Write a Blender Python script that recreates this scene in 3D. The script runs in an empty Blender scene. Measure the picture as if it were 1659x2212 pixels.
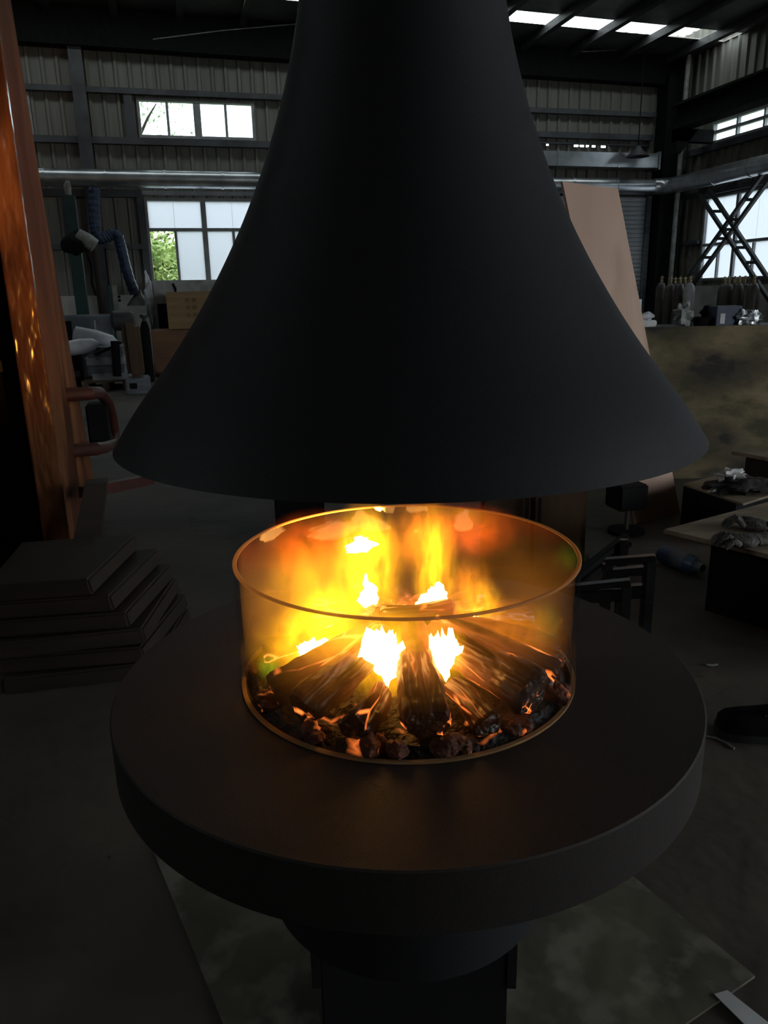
import bpy, bmesh, math, random
from mathutils import Vector, Matrix, noise as mnoise
from math import sin, cos, pi, radians, hypot

scene = bpy.context.scene
COL = scene.collection
random.seed(7)

# ------------------------------------------------------------------ camera
F, PITCH, ROLL, YAW, DIST, HALL, EYE = 1650.0, .27625, -.02155, -.02499, 1.23757, radians(16), 1.30
def _rot(v):
    c, s = cos(-HALL), sin(-HALL)
    return Vector((c*v[0]-s*v[1], s*v[0]+c*v[1], v[2]))
_f = Vector((sin(YAW)*cos(PITCH), cos(YAW)*cos(PITCH), -sin(PITCH)))
_r = Vector((cos(YAW), -sin(YAW), 0)); _u = _r.cross(_f)
_r2 = cos(ROLL)*_r + sin(ROLL)*_u; _u2 = -sin(ROLL)*_r + cos(ROLL)*_u
FW, RT, UP = _rot(_f), _rot(_r2), _rot(_u2)
CAM = _rot(Vector((0, -DIST, 0))) + Vector((0, 0, EYE))
cd = bpy.data.cameras.new('camera'); cam = bpy.data.objects.new('camera', cd); COL.objects.link(cam)
cd.sensor_fit = 'VERTICAL'; cd.sensor_height = 24.0; cd.lens = F*24.0/2212.0
cd.clip_start = .02; cd.clip_end = 300
cam.matrix_world = Matrix((( RT.x, UP.x, -FW.x, CAM.x), (RT.y, UP.y, -FW.y, CAM.y), (RT.z, UP.z, -FW.z, CAM.z), (0, 0, 0, 1)))
scene.camera = cam

# ------------------------------------------------------------------ world, exposure
SKY = 5.5
w = bpy.data.worlds.new('overcast_sky'); scene.world = w; w.use_nodes = True
bg = w.node_tree.nodes['Background']; bg.inputs[0].default_value = (.90, .96, 1.0, 1); bg.inputs[1].default_value = SKY
scene.view_settings.view_transform = 'Standard'; scene.view_settings.look = 'None'
scene.view_settings.exposure = 0.0; scene.view_settings.gamma = 1.0
scene.view_settings.use_curve_mapping = False
cy = scene.cycles
cy.use_denoising = True
cy.use_adaptive_sampling = True; cy.adaptive_threshold = .04; cy.adaptive_min_samples = 20; cy.use_light_tree = False
cy.max_bounces = 6; cy.diffuse_bounces = 3; cy.glossy_bounces = 4; cy.transmission_bounces = 6
cy.transparent_max_bounces = 32; cy.volume_bounces = 0; cy.sample_clamp_indirect = 4.0
cy.caustics_reflective = False; cy.caustics_refractive = False
def portal(cx, cy_, cz, sx, sy, rot):
    l = bpy.data.lights.new('sky_portal', 'AREA'); l.shape = 'RECTANGLE'; l.size = sx; l.size_y = sy
    l.cycles.is_portal = True
    o = bpy.data.objects.new('sky_portal', l); COL.objects.link(o); o.location = (cx, cy_, cz); o.rotation_euler = rot

# hall dimensions
XR, YB, XL, YF = 11.415, 15.97, -9.0, -9.0
def roof_z(x): return 6.52 - .02*x
ZD = 1.42

# ------------------------------------------------------------------ pixel of the 1659 x 2212 frame -> point at a known place
def ray(px, py): return FW + RT*((px-829.5)/F) - UP*((py-1106)/F)
def at(px, py, x=None, y=None, z=None):
    d = ray(px, py)
    t = (x-CAM.x)/d.x if x is not None else (y-CAM.y)/d.y if y is not None else (z-CAM.z)/d.z
    return CAM + d*t
def atd(px, py, L):
    d = ray(px, py); return CAM + d*(L/hypot(d.x, d.y))

# ------------------------------------------------------------------ materials
M = {}
def _nodes(name):
    m = bpy.data.materials.new(name); m.use_nodes = True
    nt = m.node_tree; nt.nodes.clear()
    return m, nt, nt.nodes.new('ShaderNodeOutputMaterial')
def mat(name, c1, c2=None, scale=6.0, rough=.6, metal=0.0, bump=0.0, bscale=None, stretch=(1, 1, 1), spec=.5, detail=3, contrast=(.35, .65), c3=None, s3=1.5):
    m, nt, out = _nodes(name); N = nt.nodes; L = nt.links
    p = N.new('ShaderNodeBsdfPrincipled'); L.new(p.outputs[0], out.inputs[0])
    p.inputs['Roughness'].default_value = rough; p.inputs['Metallic'].default_value = metal
    p.inputs['Specular IOR Level'].default_value = spec
    tc = N.new('ShaderNodeTexCoord'); mp = N.new('ShaderNodeMapping'); mp.inputs['Scale'].default_value = stretch
    L.new(tc.outputs['Object'], mp.inputs[0])
    nz = N.new('ShaderNodeTexNoise'); nz.inputs['Scale'].default_value = scale; nz.inputs['Detail'].default_value = detail
    L.new(mp.outputs[0], nz.inputs[0])
    if c2 is None: c2 = tuple(v*.75 for v in c1)
    cr = N.new('ShaderNodeValToRGB'); cr.color_ramp.elements[0].position = contrast[0]; cr.color_ramp.elements[1].position = contrast[1]
    cr.color_ramp.elements[0].color = (*c2, 1); cr.color_ramp.elements[1].color = (*c1, 1)
    L.new(nz.outputs['Fac'], cr.inputs[0]); colout = cr.outputs[0]
    if c3 is not None:
        n3 = N.new('ShaderNodeTexNoise'); n3.inputs['Scale'].default_value = s3; n3.inputs['Detail'].default_value = 4
        L.new(mp.outputs[0], n3.inputs[0])
        r3 = N.new('ShaderNodeValToRGB'); r3.color_ramp.elements[0].position = .5; r3.color_ramp.elements[1].position = .62
        L.new(n3.outputs['Fac'], r3.inputs[0])
        mx = N.new('ShaderNodeMixRGB'); mx.inputs[2].default_value = (*c3, 1)
        L.new(r3.outputs[0], mx.inputs[0]); L.new(colout, mx.inputs[1]); colout = mx.outputs[0]
    L.new(colout, p.inputs['Base Color'])
    if bump:
        b = N.new('ShaderNodeBump'); b.inputs['Strength'].default_value = bump; b.inputs['Distance'].default_value = .02
        n2 = N.new('ShaderNodeTexNoise'); n2.inputs['Scale'].default_value = bscale or scale*3; n2.inputs['Detail'].default_value = 2
        L.new(mp.outputs[0], n2.inputs[0]); L.new(n2.outputs['Fac'], b.inputs['Height']); L.new(b.outputs[0], p.inputs['Normal'])
    M[name] = m; return m

mat('concrete', (.115, .094, .070), (.060, .050, .039), 1.3, .75, bump=.25, bscale=14, c3=(.038, .034, .03), s3=.5)
mat('wall_sheet', (.225, .218, .19), (.16, .155, .135), 1.2, .6, metal=0, stretch=(6, 6, .35), contrast=(.3, .7))
mat('dado', (.62, .61, .57), (.42, .41, .38), 2.5, .85, bump=.2)
mat('steel_dark', (.055, .055, .058), (.03, .03, .03), 4, .55, bump=.1)
mat('girt', (.085, .09, .10), (.05, .05, .055), 3, .5)
mat('roof_foil', (.30, .31, .30), (.12, .125, .125), 1.1, .42, metal=.4, bump=1.0, bscale=1.6, spec=.5)
mat('galv', (.62, .64, .66), (.42, .44, .45), 3, .32, metal=.9, bump=.05)
mat('win_frame', (.33, .34, .33), (.25, .25, .25), 5, .5)
mat('hood_black', (.017, .017, .020), (.013, .013, .015), 300, .6, bump=.06, bscale=420, spec=.3)
mat('table_black', (.036, .030, .028), (.028, .023, .021), 260, .6, bump=.08, bscale=420, spec=.26)
mat('black', (.010, .010, .011), (.006, .006, .006), 8, .85, spec=.15)
mat('black_gloss', (.02, .02, .022), (.012, .012, .013), 8, .25)
mat('rust_frame', (.22, .085, .030), (.09, .030, .012), 2.6, .75, bump=.3, bscale=9, stretch=(1, 1, .35), spec=.2, c3=(.06, .02, .008), s3=3.2)
mat('filmed_frame', (.26, .10, .035), (.10, .034, .013), 2.6, .24, bump=1.0, bscale=11, stretch=(1.6, 1.6, .5), spec=.9, c3=(.07, .024, .01), s3=3.2)
mat('stencil', (.22, .14, .065), None, 5, .8)
mat('red_paint', (.075, .020, .013), (.04, .012, .009), 8, .5)
mat('ply_pink', (.72, .50, .40), (.60, .40, .31), 2.2, .75, stretch=(1, 1, .3), c3=(.48, .31, .21), s3=2.4)
mat('ply_dirty', (.27, .205, .115), (.075, .070, .035), 3.4, .85, bump=.3, stretch=(1, 1, 1.9), contrast=(.36, .60), c3=(.035, .031, .025), s3=1.7, detail=6)
mat('bench_wood', (.34, .27, .19), (.22, .17, .12), 5, .8, bump=.2, stretch=(1, 4, 1))
mat('crate_wood', (.36, .235, .11), (.26, .165, .08), 3, .75, stretch=(.4, 1, 4), bump=.1)
mat('crate_red', (.24, .125, .065), (.16, .085, .05), 3, .8, stretch=(.4, 1, 3))
mat('pallet_wood', (.20, .14, .09), (.10, .075, .05), 6, .8)
mat('plastic_white', (.72, .75, .80), (.5, .52, .56), 4, .35, bump=.5, bscale=7)
mat('plastic_grey', (.42, .44, .42), (.30, .31, .30), 5, .4, bump=.5, bscale=6, c3=(.25, .26, .25), s3=3)
mat('paper', (.80, .80, .80), (.6, .6, .6), 6, .8)
mat('cabinet_grey', (.14, .165, .18), (.08, .09, .10), 3, .5)
mat('sheet_grey', (.22, .25, .29), (.12, .14, .16), 3, .45, stretch=(1, 1, 8))
mat('sheet_light', (.50, .52, .54), (.35, .37, .38), 3, .4)
mat('teal', (.012, .055, .05), (.008, .035, .033), 4, .5)
mat('blue_hose', (.022, .042, .10), (.014, .026, .06), 5, .5)
mat('blue_plastic', (.035, .10, .20), (.015, .05, .10), 6, .4)
mat('motor_grey', (.30, .31, .28), (.18, .18, .17), 8, .5)
mat('brown_dark', (.026, .016, .010), (.014, .009, .006), 6, .7, stretch=(.4, 1, 3))
mat('brown_cab', (.11, .065, .035), (.07, .04, .022), 3, .7, stretch=(3, 3, .4))
mat('cyl_brown', (.075, .06, .05), (.045, .038, .034), 4, .45)
mat('cyl_grey', (.42, .42, .41), (.28, .28, .28), 5, .4)
mat('brass', (.35, .28, .14), None, 5, .35, metal=.8)
mat('cloth_dark', (.035, .028, .028), (.018, .015, .015), 12, .95, bump=.6)
mat('cloth_grey', (.16, .15, .13), (.06, .06, .055), 14, .95, bump=.6)
mat('glove_fabric', (.13, .125, .115), (.06, .058, .055), 30, .95, bump=.6)
mat('rubber', (.02, .02, .021), (.012, .012, .013), 10, .7)
mat('plate_board', (.165, .15, .105), (.075, .07, .052), 3.5, .8, bump=.25, c3=(.24, .225, .17), s3=9)
mat('char', (.085, .027, .014), (.016, .009, .007), 26, .45, bump=1.0, bscale=46, stretch=(.16, 1, 1), spec=.6, contrast=(.42, .68))
mat('bark', (.05, .035, .02), None, 8, .9)
mat('leaf', (.38, .50, .16), (.16, .27, .07), 3, .7)
mat('leaf_pale', (.45, .50, .32), (.25, .32, .18), 3, .7)
mat('grass', (.10, .14, .04), (.06, .09, .03), 1, .9)
mat('stone', (.24, .085, .05), (.08, .03, .02), 26, .85, bump=.6)

def mk2(N, L, nz):
    r = N.new('ShaderNodeMapRange'); r.inputs[1].default_value = .35; r.inputs[2].default_value = .62; L.new(nz.outputs['Fac'], r.inputs[0]); return r
def add_embers(base, name, thr, mask_lo, strength, scale=22, stretch=(.3, 1, 1), firelight=0):
    """charred surface with glowing cracks: the cracks are burning and give off light"""
    m = M[base].copy(); m.name = name; nt = m.node_tree; N = nt.nodes; L = nt.links
    p = next(n for n in N if n.type == 'BSDF_PRINCIPLED')
    tc = N.new('ShaderNodeTexCoord'); oi = N.new('ShaderNodeObjectInfo')
    mp = N.new('ShaderNodeMapping'); mp.inputs['Scale'].default_value = stretch
    L.new(tc.outputs['Object'], mp.inputs[0])
    ad = N.new('ShaderNodeVectorMath'); ad.operation = 'ADD'
    sc = N.new('ShaderNodeVectorMath'); sc.operation = 'SCALE'; sc.inputs[0].default_value = (3.1, 7.3, 5.7); L.new(oi.outputs['Random'], sc.inputs['Scale'])
    L.new(mp.outputs[0], ad.inputs[0]); L.new(sc.outputs[0], ad.inputs[1])
    vo = N.new('ShaderNodeTexVoronoi'); vo.feature = 'DISTANCE_TO_EDGE'; vo.inputs['Scale'].default_value = scale
    L.new(ad.outputs[0], vo.inputs['Vector'])
    lt = N.new('ShaderNodeMapRange'); lt.inputs[1].default_value = 0; lt.inputs[2].default_value = thr; lt.inputs[3].default_value = 1; lt.inputs[4].default_value = 0
    L.new(vo.outputs['Distance'], lt.inputs[0])
    nz = N.new('ShaderNodeTexNoise'); nz.inputs['Scale'].default_value = scale*.6; L.new(ad.outputs[0], nz.inputs[0])
    mk = N.new('ShaderNodeMapRange'); mk.inputs[1].default_value = mask_lo; mk.inputs[2].default_value = mask_lo+.10
    L.new(nz.outputs['Fac'], mk.inputs[0])
    mu = N.new('ShaderNodeMath'); mu.operation = 'MULTIPLY'; L.new(lt.outputs[0], mu.inputs[0]); L.new(mk.outputs[0], mu.inputs[1])
    ms = N.new('ShaderNodeMath'); ms.operation = 'MULTIPLY'; ms.inputs[1].default_value = strength; L.new(mu.outputs[0], ms.inputs[0])
    if firelight:  # red emission towards the inner end stands for firelight on the log
        sx = N.new('ShaderNodeSeparateXYZ'); L.new(tc.outputs['Object'], sx.inputs[0])
        hx = N.new('ShaderNodeMapRange'); hx.interpolation_type = 'SMOOTHSTEP'; hx.inputs[1].default_value = .02; hx.inputs[2].default_value = .23; hx.inputs[4].default_value = firelight; L.new(sx.outputs['X'], hx.inputs[0])
        hn = N.new('ShaderNodeMath'); hn.operation = 'MULTIPLY'; L.new(hx.outputs[0], hn.inputs[0]); L.new(mk2(N, L, nz).outputs[0], hn.inputs[1])
        sm = N.new('ShaderNodeMath'); sm.operation = 'ADD'; L.new(ms.outputs[0], sm.inputs[0]); L.new(hn.outputs[0], sm.inputs[1]); ms = sm
    p.inputs['Emission Color'].default_value = (1, .20, .035, 1); L.new(ms.outputs[0], p.inputs['Emission Strength'])
    m.cycles.emission_sampling = 'NONE'
    M[name] = m
add_embers('char', 'char_ember', .075, .56, 2.6, 46, (.22, 1, 1), .85)
mat('coal', (.014, .009, .008), (.006, .004, .004), 30, .7, bump=1.0, bscale=60)
add_embers('coal', 'coal_bed', .13, .58, .9, 26, (1, 1, 1))
add_embers('stone', 'stone_ember', .16, .60, .8, 40, (1, 1, 1))

def emit(name, col, s):
    m, nt, out = _nodes(name); e = nt.nodes.new('ShaderNodeEmission'); e.inputs[0].default_value = (*col, 1); e.inputs[1].default_value = s
    nt.links.new(e.outputs[0], out.inputs[0]); M[name] = m
emit('flame_core', (1.0, .43, .10), 11.5)
emit('ember_line', (1.0, .42, .04), 2.2)

def glass(name, tint, ior, rough=0.0, k=1.0):
    m, nt, out = _nodes(name); N = nt.nodes; L = nt.links
    t = N.new('ShaderNodeBsdfTransparent'); t.inputs[0].default_value = (*tint, 1)
    g = N.new('ShaderNodeBsdfGlossy'); g.inputs['Roughness'].default_value = rough; g.inputs[0].default_value = (1, 1, 1, 1)
    f = N.new('ShaderNodeFresnel'); ge = N.new('ShaderNodeNewGeometry'); mr = N.new('ShaderNodeMapRange')
    mr.inputs[3].default_value = ior; mr.inputs[4].default_value = 1/ior; L.new(ge.outputs['Backfacing'], mr.inputs[0]); L.new(mr.outputs[0], f.inputs[0])
    mu = N.new('ShaderNodeMath'); mu.operation = 'MULTIPLY'; mu.inputs[1].default_value = k; L.new(f.outputs[0], mu.inputs[0])
    x = N.new('ShaderNodeMixShader'); L.new(mu.outputs[0], x.inputs[0]); L.new(t.outputs[0], x.inputs[1]); L.new(g.outputs[0], x.inputs[2])
    L.new(x.outputs[0], out.inputs[0]); M[name] = m
glass('glass_wall', (.955, .96, .95), 1.45, 0, .5)
glass('pane_clear', (.80, .86, .88), 1.45)
glass('pane_skylight', (.55, .58, .56), 1.3, .3, .3)
def frosted(name, col, clear):
    m, nt, out = _nodes(name); N = nt.nodes; L = nt.links
    d = N.new('ShaderNodeBsdfTranslucent'); d.inputs[0].default_value = (*col, 1)
    t = N.new('ShaderNodeBsdfTransparent'); t.inputs[0].default_value = (.9, .95, 1, 1)
    x = N.new('ShaderNodeMixShader'); x.inputs[0].default_value = clear; L.new(d.outputs[0], x.inputs[1]); L.new(t.outputs[0], x.inputs[2]); L.new(x.outputs[0], out.inputs[0]); M[name] = m
frosted('pane_film', (.52, .54, .58), .03)
def glow_tinted_edge():
    m, nt, out = _nodes('glow_tinted_edge'); N = nt.nodes; L = nt.links
    d = N.new('ShaderNodeBsdfTranslucent'); d.inputs[0].default_value = (.82, .62, .36, 1)  # amber puts the orange glow of the fire into the rim colour
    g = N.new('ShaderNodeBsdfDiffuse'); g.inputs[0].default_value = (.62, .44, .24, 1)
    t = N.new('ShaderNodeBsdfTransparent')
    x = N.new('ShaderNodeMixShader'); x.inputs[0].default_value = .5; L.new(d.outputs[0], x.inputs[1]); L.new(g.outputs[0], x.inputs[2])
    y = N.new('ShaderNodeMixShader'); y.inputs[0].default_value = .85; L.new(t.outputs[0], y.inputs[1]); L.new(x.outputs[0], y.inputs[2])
    L.new(y.outputs[0], out.inputs[0]); M['glow_tinted_edge'] = m
glow_tinted_edge()

def plume_mat(name, col, strength, nscale=2.2, lo=.36, hi=.66, seed=0.0, power=1.0):
    """luminous vapour: emission density falls off from the middle of the unit body and breaks up into wisps"""
    m, nt, out = _nodes(name); N = nt.nodes; L = nt.links
    tc = N.new('ShaderNodeTexCoord')
    ln = N.new('ShaderNodeVectorMath'); ln.operation = 'LENGTH'; L.new(tc.outputs['Object'], ln.inputs[0])
    fo = N.new('ShaderNodeMapRange'); fo.interpolation_type = 'SMOOTHSTEP'
    fo.inputs[1].default_value = 1.0; fo.inputs[2].default_value = .1; fo.inputs[3].default_value = 0; fo.inputs[4].default_value = 1
    L.new(ln.outputs['Value'], fo.inputs[0])
    mp = N.new('ShaderNodeMapping'); mp.inputs['Scale'].default_value = (1, 1, .6); mp.inputs['Location'].default_value = (seed, seed*1.7, seed*.6)
    L.new(tc.outputs['Object'], mp.inputs[0])
    nz = N.new('ShaderNodeTexNoise'); nz.inputs['Scale'].default_value = nscale; nz.inputs['Detail'].default_value = 4; nz.inputs['Distortion'].default_value = .9
    L.new(mp.outputs[0], nz.inputs[0])
    nr = N.new('ShaderNodeMapRange'); nr.inputs[1].default_value = lo; nr.inputs[2].default_value = hi; nr.inputs[3].default_value = .05; nr.inputs[4].default_value = 1
    L.new(nz.outputs['Fac'], nr.inputs[0])
    mu = N.new('ShaderNodeMath'); mu.operation = 'MULTIPLY'; L.new(fo.outputs[0], mu.inputs[0]); L.new(nr.outputs[0], mu.inputs[1])
    pw = N.new('ShaderNodeMath'); pw.operation = 'POWER'; pw.inputs[1].default_value = power; L.new(mu.outputs[0], pw.inputs[0])
    ms = N.new('ShaderNodeMath'); ms.operation = 'MULTIPLY'; ms.inputs[1].default_value = strength; L.new(pw.outputs[0], ms.inputs[0])
    e = N.new('ShaderNodeEmission'); e.inputs[0].default_value = (*col, 1); L.new(ms.outputs[0], e.inputs[1])
    L.new(e.outputs[0], out.inputs['Volume'])
    M[name] = m; return m

# ------------------------------------------------------------------ mesh helpers
class MB:
    def __init__(s): s.v = []; s.f = []
    def add(s, vs, fs):
        n = len(s.v); s.v += [tuple(v) for v in vs]; s.f += [tuple(i+n for i in f) for f in fs]; return s
    def hexa(s, p): return s.add(p, [(0, 3, 2, 1), (4, 5, 6, 7), (0, 1, 5, 4), (1, 2, 6, 5), (2, 3, 7, 6), (3, 0, 4, 7)])
    def box(s, x0, x1, y0, y1, z0, z1):
        return s.hexa([(x0, y0, z0), (x1, y0, z0), (x1, y1, z0), (x0, y1, z0), (x0, y0, z1), (x1, y0, z1), (x1, y1, z1), (x0, y1, z1)])
    def slab(s, c, t):
        """four corners of a face + thickness vector"""
        t = Vector(t); a = [Vector(q) for q in c]
        return s.hexa([tuple(q) for q in a] + [tuple(q+t) for q in a])
    def tube(s, pts, r, n=10, closed=False):
        pts = [Vector(p) for p in pts]; m = len(pts); rs = r if isinstance(r, (list, tuple)) else [r]*m
        vs = []; prev = None
        for i, p in enumerate(pts):
            if closed: t = pts[(i+1) % m]-pts[i-1]
            else: t = pts[min(i+1, m-1)]-pts[max(i-1, 0)]
            t.normalize()
            a = prev if prev is not None else (Vector((0, 0, 1)) if abs(t.z) < .9 else Vector((1, 0, 0)))
            a = (a - t*a.dot(t)).normalized(); prev = a; b = t.cross(a)
            for k in range(n):
                q = 2*pi*k/n; vs.append(p + (a*cos(q)+b*sin(q))*rs[i])
        fs = []
        for i in range(m if closed else m-1):
            j = (i+1) % m
            for k in range(n):
                k2 = (k+1) % n; fs.append((i*n+k, i*n+k2, j*n+k2, j*n+k))
        if not closed:
            fs.append(tuple(range(n-1, -1, -1))); fs.append(tuple((m-1)*n+k for k in range(n)))
        return s.add(vs, fs)
    def bar(s, a, b, w, h, up=(0, 0, 1)):
        a = Vector(a); b = Vector(b); t = (b-a).normalized(); u = Vector(up); u = (u-t*u.dot(t)).normalized(); c = t.cross(u)
        q = [c*(-w/2)-u*h/2, c*(w/2)-u*h/2, c*(w/2)+u*h/2, c*(-w/2)+u*h/2]
        return s.hexa([tuple(a+k) for k in q]+[tuple(b+k) for k in q])
    def lathe(s, prof, n=64, c=(0, 0), loop=False):
        vs = []; m = len(prof)
        for r, z in prof:
            for k in range(n): vs.append((c[0]+r*cos(2*pi*k/n), c[1]+r*sin(2*pi*k/n), z))
        fs = []
        for i in range(m if loop else m-1):
            j = (i+1) % m
            for k in range(n):
                k2 = (k+1) % n; fs.append((i*n+k, i*n+k2, j*n+k2, j*n+k))
        s.add(vs, fs)
        if not loop:
            base = len(s.v)-m*n
            if prof[0][0] > 1e-5 and prof[0][0] < .9: pass
        return s
    def disc(s, r, z, n=64, c=(0, 0), up=True):
        vs = [(c[0]+r*cos(2*pi*k/n), c[1]+r*sin(2*pi*k/n), z) for k in range(n)]
        return s.add(vs, [tuple(range(n)) if up else tuple(range(n-1, -1, -1))])
    def blob(s, c, rad, amp=.2, fr=1.5, seed=0, nu=18, nv=11, flat=None, shape=None):
        vs = []; fs = []
        for i in range(nv+1):
            th = pi*i/nv
            for k in range(nu):
                ph = 2*pi*k/nu; d = Vector((sin(th)*cos(ph), sin(th)*sin(ph), cos(th)))
                q = 1+amp*mnoise.noise(d*fr+Vector((seed*3.7, seed*1.3, seed*2.1)))*1.6
                p = Vector((d.x*rad[0], d.y*rad[1], d.z*rad[2]))*q
                if shape: p = shape(p, d)
                if flat is not None: p.z = max(p.z, flat)
                vs.append(Vector(c)+p)
        for i in range(nv):
            for k in range(nu):
                k2 = (k+1) % nu; fs.append((i*nu+k, (i+1)*nu+k, (i+1)*nu+k2, i*nu+k2))
        return s.add(vs, fs)
    def build(s, name, m, parent=None, smooth=False, bevel=0, loc=None, rot=None):
        me = bpy.data.meshes.new(name); me.from_pydata(s.v, [], s.f); me.validate()
        bm = bmesh.new(); bm.from_mesh(me); bmesh.ops.remove_doubles(bm, verts=bm.verts, dist=1e-6)
        bmesh.ops.recalc_face_normals(bm, faces=bm.faces)
        if bevel:
            bmesh.ops.bevel(bm, geom=[e for e in bm.edges if len(e.link_faces) == 2 and e.calc_face_angle(0) > .6], offset=bevel, segments=2, affect='EDGES', clamp_overlap=True)
        bm.to_mesh(me); bm.free()
        me.materials.append(M[m] if isinstance(m, str) else m)
        if smooth:
            for p in me.polygons: p.use_smooth = True
            try: me.set_sharp_from_angle(angle=radians(40))
            except Exception: pass
        o = bpy.data.objects.new(name, me); COL.objects.link(o)
        if parent is not None: o.parent = parent
        if loc is not None: o.location = loc
        if rot is not None: o.rotation_euler = rot
        return o
def tag(o, label=None, cat=None, group=None, kind=None):
    if label: o['label'] = label
    if cat: o['category'] = cat
    if group: o['group'] = group
    if kind: o['kind'] = kind
    return o
def empty(name, loc=(0, 0, 0), rz=0):
    o = bpy.data.objects.new(name, None); COL.objects.link(o); o.location = loc; o.rotation_euler = (0, 0, rz); o.empty_display_size = .1
    return o
def struct(name, mb, m, label, cat, **k): return tag(mb.build(name, m, **k), label, cat, kind='structure')
def rects(u0, u1, v0, v1, holes):
    us = sorted({u0, u1, *[min(max(q, u0), u1) for h in holes for q in h[:2]]}); vs = sorted({v0, v1, *[min(max(q, v0), v1) for h in holes for q in h[2:]]})
    for i in range(len(us)-1):
        for j in range(len(vs)-1):
            a, b = (us[i]+us[i+1])/2, (vs[j]+vs[j+1])/2
            if us[i+1]-us[i] < 1e-6 or vs[j+1]-vs[j] < 1e-6: continue
            if any(h[0] < a < h[1] and h[2] < b < h[3] for h in holes): continue
            yield us[i], us[i+1], vs[j], vs[j+1]
PITCHR, RIB = .26, .045
def rib(u):
    q = (u % PITCHR)/PITCHR
    return RIB if q < .18 else RIB*(1-(q-.18)/.1) if q < .28 else 0 if q < .9 else RIB*(q-.9)/.1
def corr(mb, u0, u1, v0, v1, place):
    ks = [u0, u1]
    k = math.floor(u0/PITCHR)
    while k*PITCHR < u1:
        for q in (0, .18, .28, .9):
            u = (k+q)*PITCHR
            if u0 < u < u1: ks.append(u)
        k += 1
    ks.sort(); vs = []; fs = []
    for u in ks: vs += [place(u, v0, rib(u)), place(u, v1, rib(u))]
    for i in range(len(ks)-1): fs.append((2*i, 2*i+2, 2*i+3, 2*i+1))
    mb.add(vs, fs)

# ================================================================== THE HALL
mb = MB(); mb.add([(XL, YF, 0), (XR, YF, 0), (XR, YB, 0), (XL, YB, 0)], [(0, 1, 2, 3)])
struct('floor', mb, 'concrete', 'stained dark grey concrete workshop floor', 'floor')
WB = [(-.69, 1.58, 4.38, 5.09), (-4.9, -2.61, 4.38, 5.11), (-.73, 2.6, 1.62, 3.28)]
leaks = [(q, q+.05+.04*(i % 3), 4.45, 4.50) for i, q in enumerate((8.05, 8.75, 8.87, 9.05, 9.2, 9.42))]
mb = MB()
for r_ in rects(XL, XR, ZD, 6.8, WB + leaks): corr(mb, *r_, lambda u, v, d: (u, YB-d, v))
wall_back = struct('wall_back', mb, 'wall_sheet', 'grey corrugated sheet metal end wall with high windows', 'wall')
mb = MB(); mb.box(XL, XR, YB-.06, YB+.1, 0, ZD); mb.build('dado', 'dado', wall_back)
WR = [(11.3, 14.64, 4.33, 4.78), (10.9, 14.66, 1.47, 3.26), (4.0, 8.0, 1.47, 3.26), (-8.8, -1.5, 0.0, 4.8)]  # last two openings are unseen, added for daylight from the right
WFR = [(6.2, 10.0, 1.4, 3.4)]  # unseen opening behind the viewer, added as frontal fill light
mb = MB()
for r_ in rects(YF, YB, ZD-.06, 6.8, WR): corr(mb, *r_, lambda u, v, d: (XR-d, u, v))
wall_right = struct('wall_right', mb, 'wall_sheet', 'grey corrugated sheet metal side wall beside the gas cylinders', 'wall')
mb = MB(); mb.box(XR-.06, XR+.1, -1.5, YB, 0, ZD-.06); mb.build('dado', 'dado', wall_right)
mb = MB(); mb.box(XR-.06, XR+.1, YF, -8.8, 0, ZD-.06); mb.build('dado', 'dado', wall_right)
portal(XR-.12, -5.15, 2.4, 4.8, 7.3, (0, radians(90), 0))
WL = [(-1.0, 3.0, 4.33, 5.1)]  # unseen high opening, added to light the hood from the left
mb = MB()
for r_ in rects(YF, YB, 0, 6.8, WL): corr(mb, *r_, lambda u, v, d: (XL+d, u, v))
portal(XL+.12, 1.0, 4.715, .77, 4.0, (0, radians(-90), 0))
struct('wall_left', mb, 'wall_sheet', 'grey sheet metal wall on the left side of the hall', 'wall')
mb = MB()
for r_ in rects(XL, XR, 0, 6.8, WFR): corr(mb, *r_, lambda u, v, d: (u, YF+d, v))
portal(8.1, YF+.12, 2.4, 3.8, 2.0, (radians(90), 0, 0))
struct('wall_front', mb, 'wall_sheet', 'grey sheet metal wall behind the viewer', 'wall')
SKYL = [(-9, XR-.05, 13.95, 14.52), (-9, XR-.05, 4.6, 4.78)]  # second strip is out of view, added for soft light from above
mb = MB()
for x0, x1, y0, y1 in rects(XL, XR, YF, YB, SKYL):
    n = max(1, int((x1-x0)/1.2)); m_ = max(1, int((y1-y0)/1.2))
    mb.add([(x0, y0, roof_z(x0)), (x1, y0, roof_z(x1)), (x1, y1, roof_z(x1)), (x0, y1, roof_z(x0))], [(0, 1, 2, 3)])
ceiling = struct('ceiling', mb, 'roof_foil', 'dark foil lined sheet metal roof with purlins and a daylight strip', 'ceiling')
for (x0, x1, y0, y1) in SKYL[:1]:
    k = -9.0
    xs = [7.28+1.17*i for i in range(-14, 4)]
    xs = [x0]+[x for x in xs if x0 < x < x1]+[x1]
    for a, b in zip(xs[:-1], xs[1:]):
        m2 = MB(); m2.add([(a+.01, y0, roof_z(a)+.02), (b-.01, y0, roof_z(b)+.02), (b-.01, y1, roof_z(b)+.02), (a+.01, y1, roof_z(a)+.02)], [(0, 1, 2, 3)])
        m2.build('skylight_panel', 'pane_skylight', ceiling)
m2 = MB(); x0, x1, y0, y1 = SKYL[1]
m2.add([(x0, y0, roof_z(x0)+.02), (x1, y0, roof_z(x1)+.02), (x1, y1, roof_z(x1)+.02), (x0, y1, roof_z(x0)+.02)], [(0, 1, 2, 3)]); m2.build('skylight_panel', 'pane_skylight', ceiling)
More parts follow.
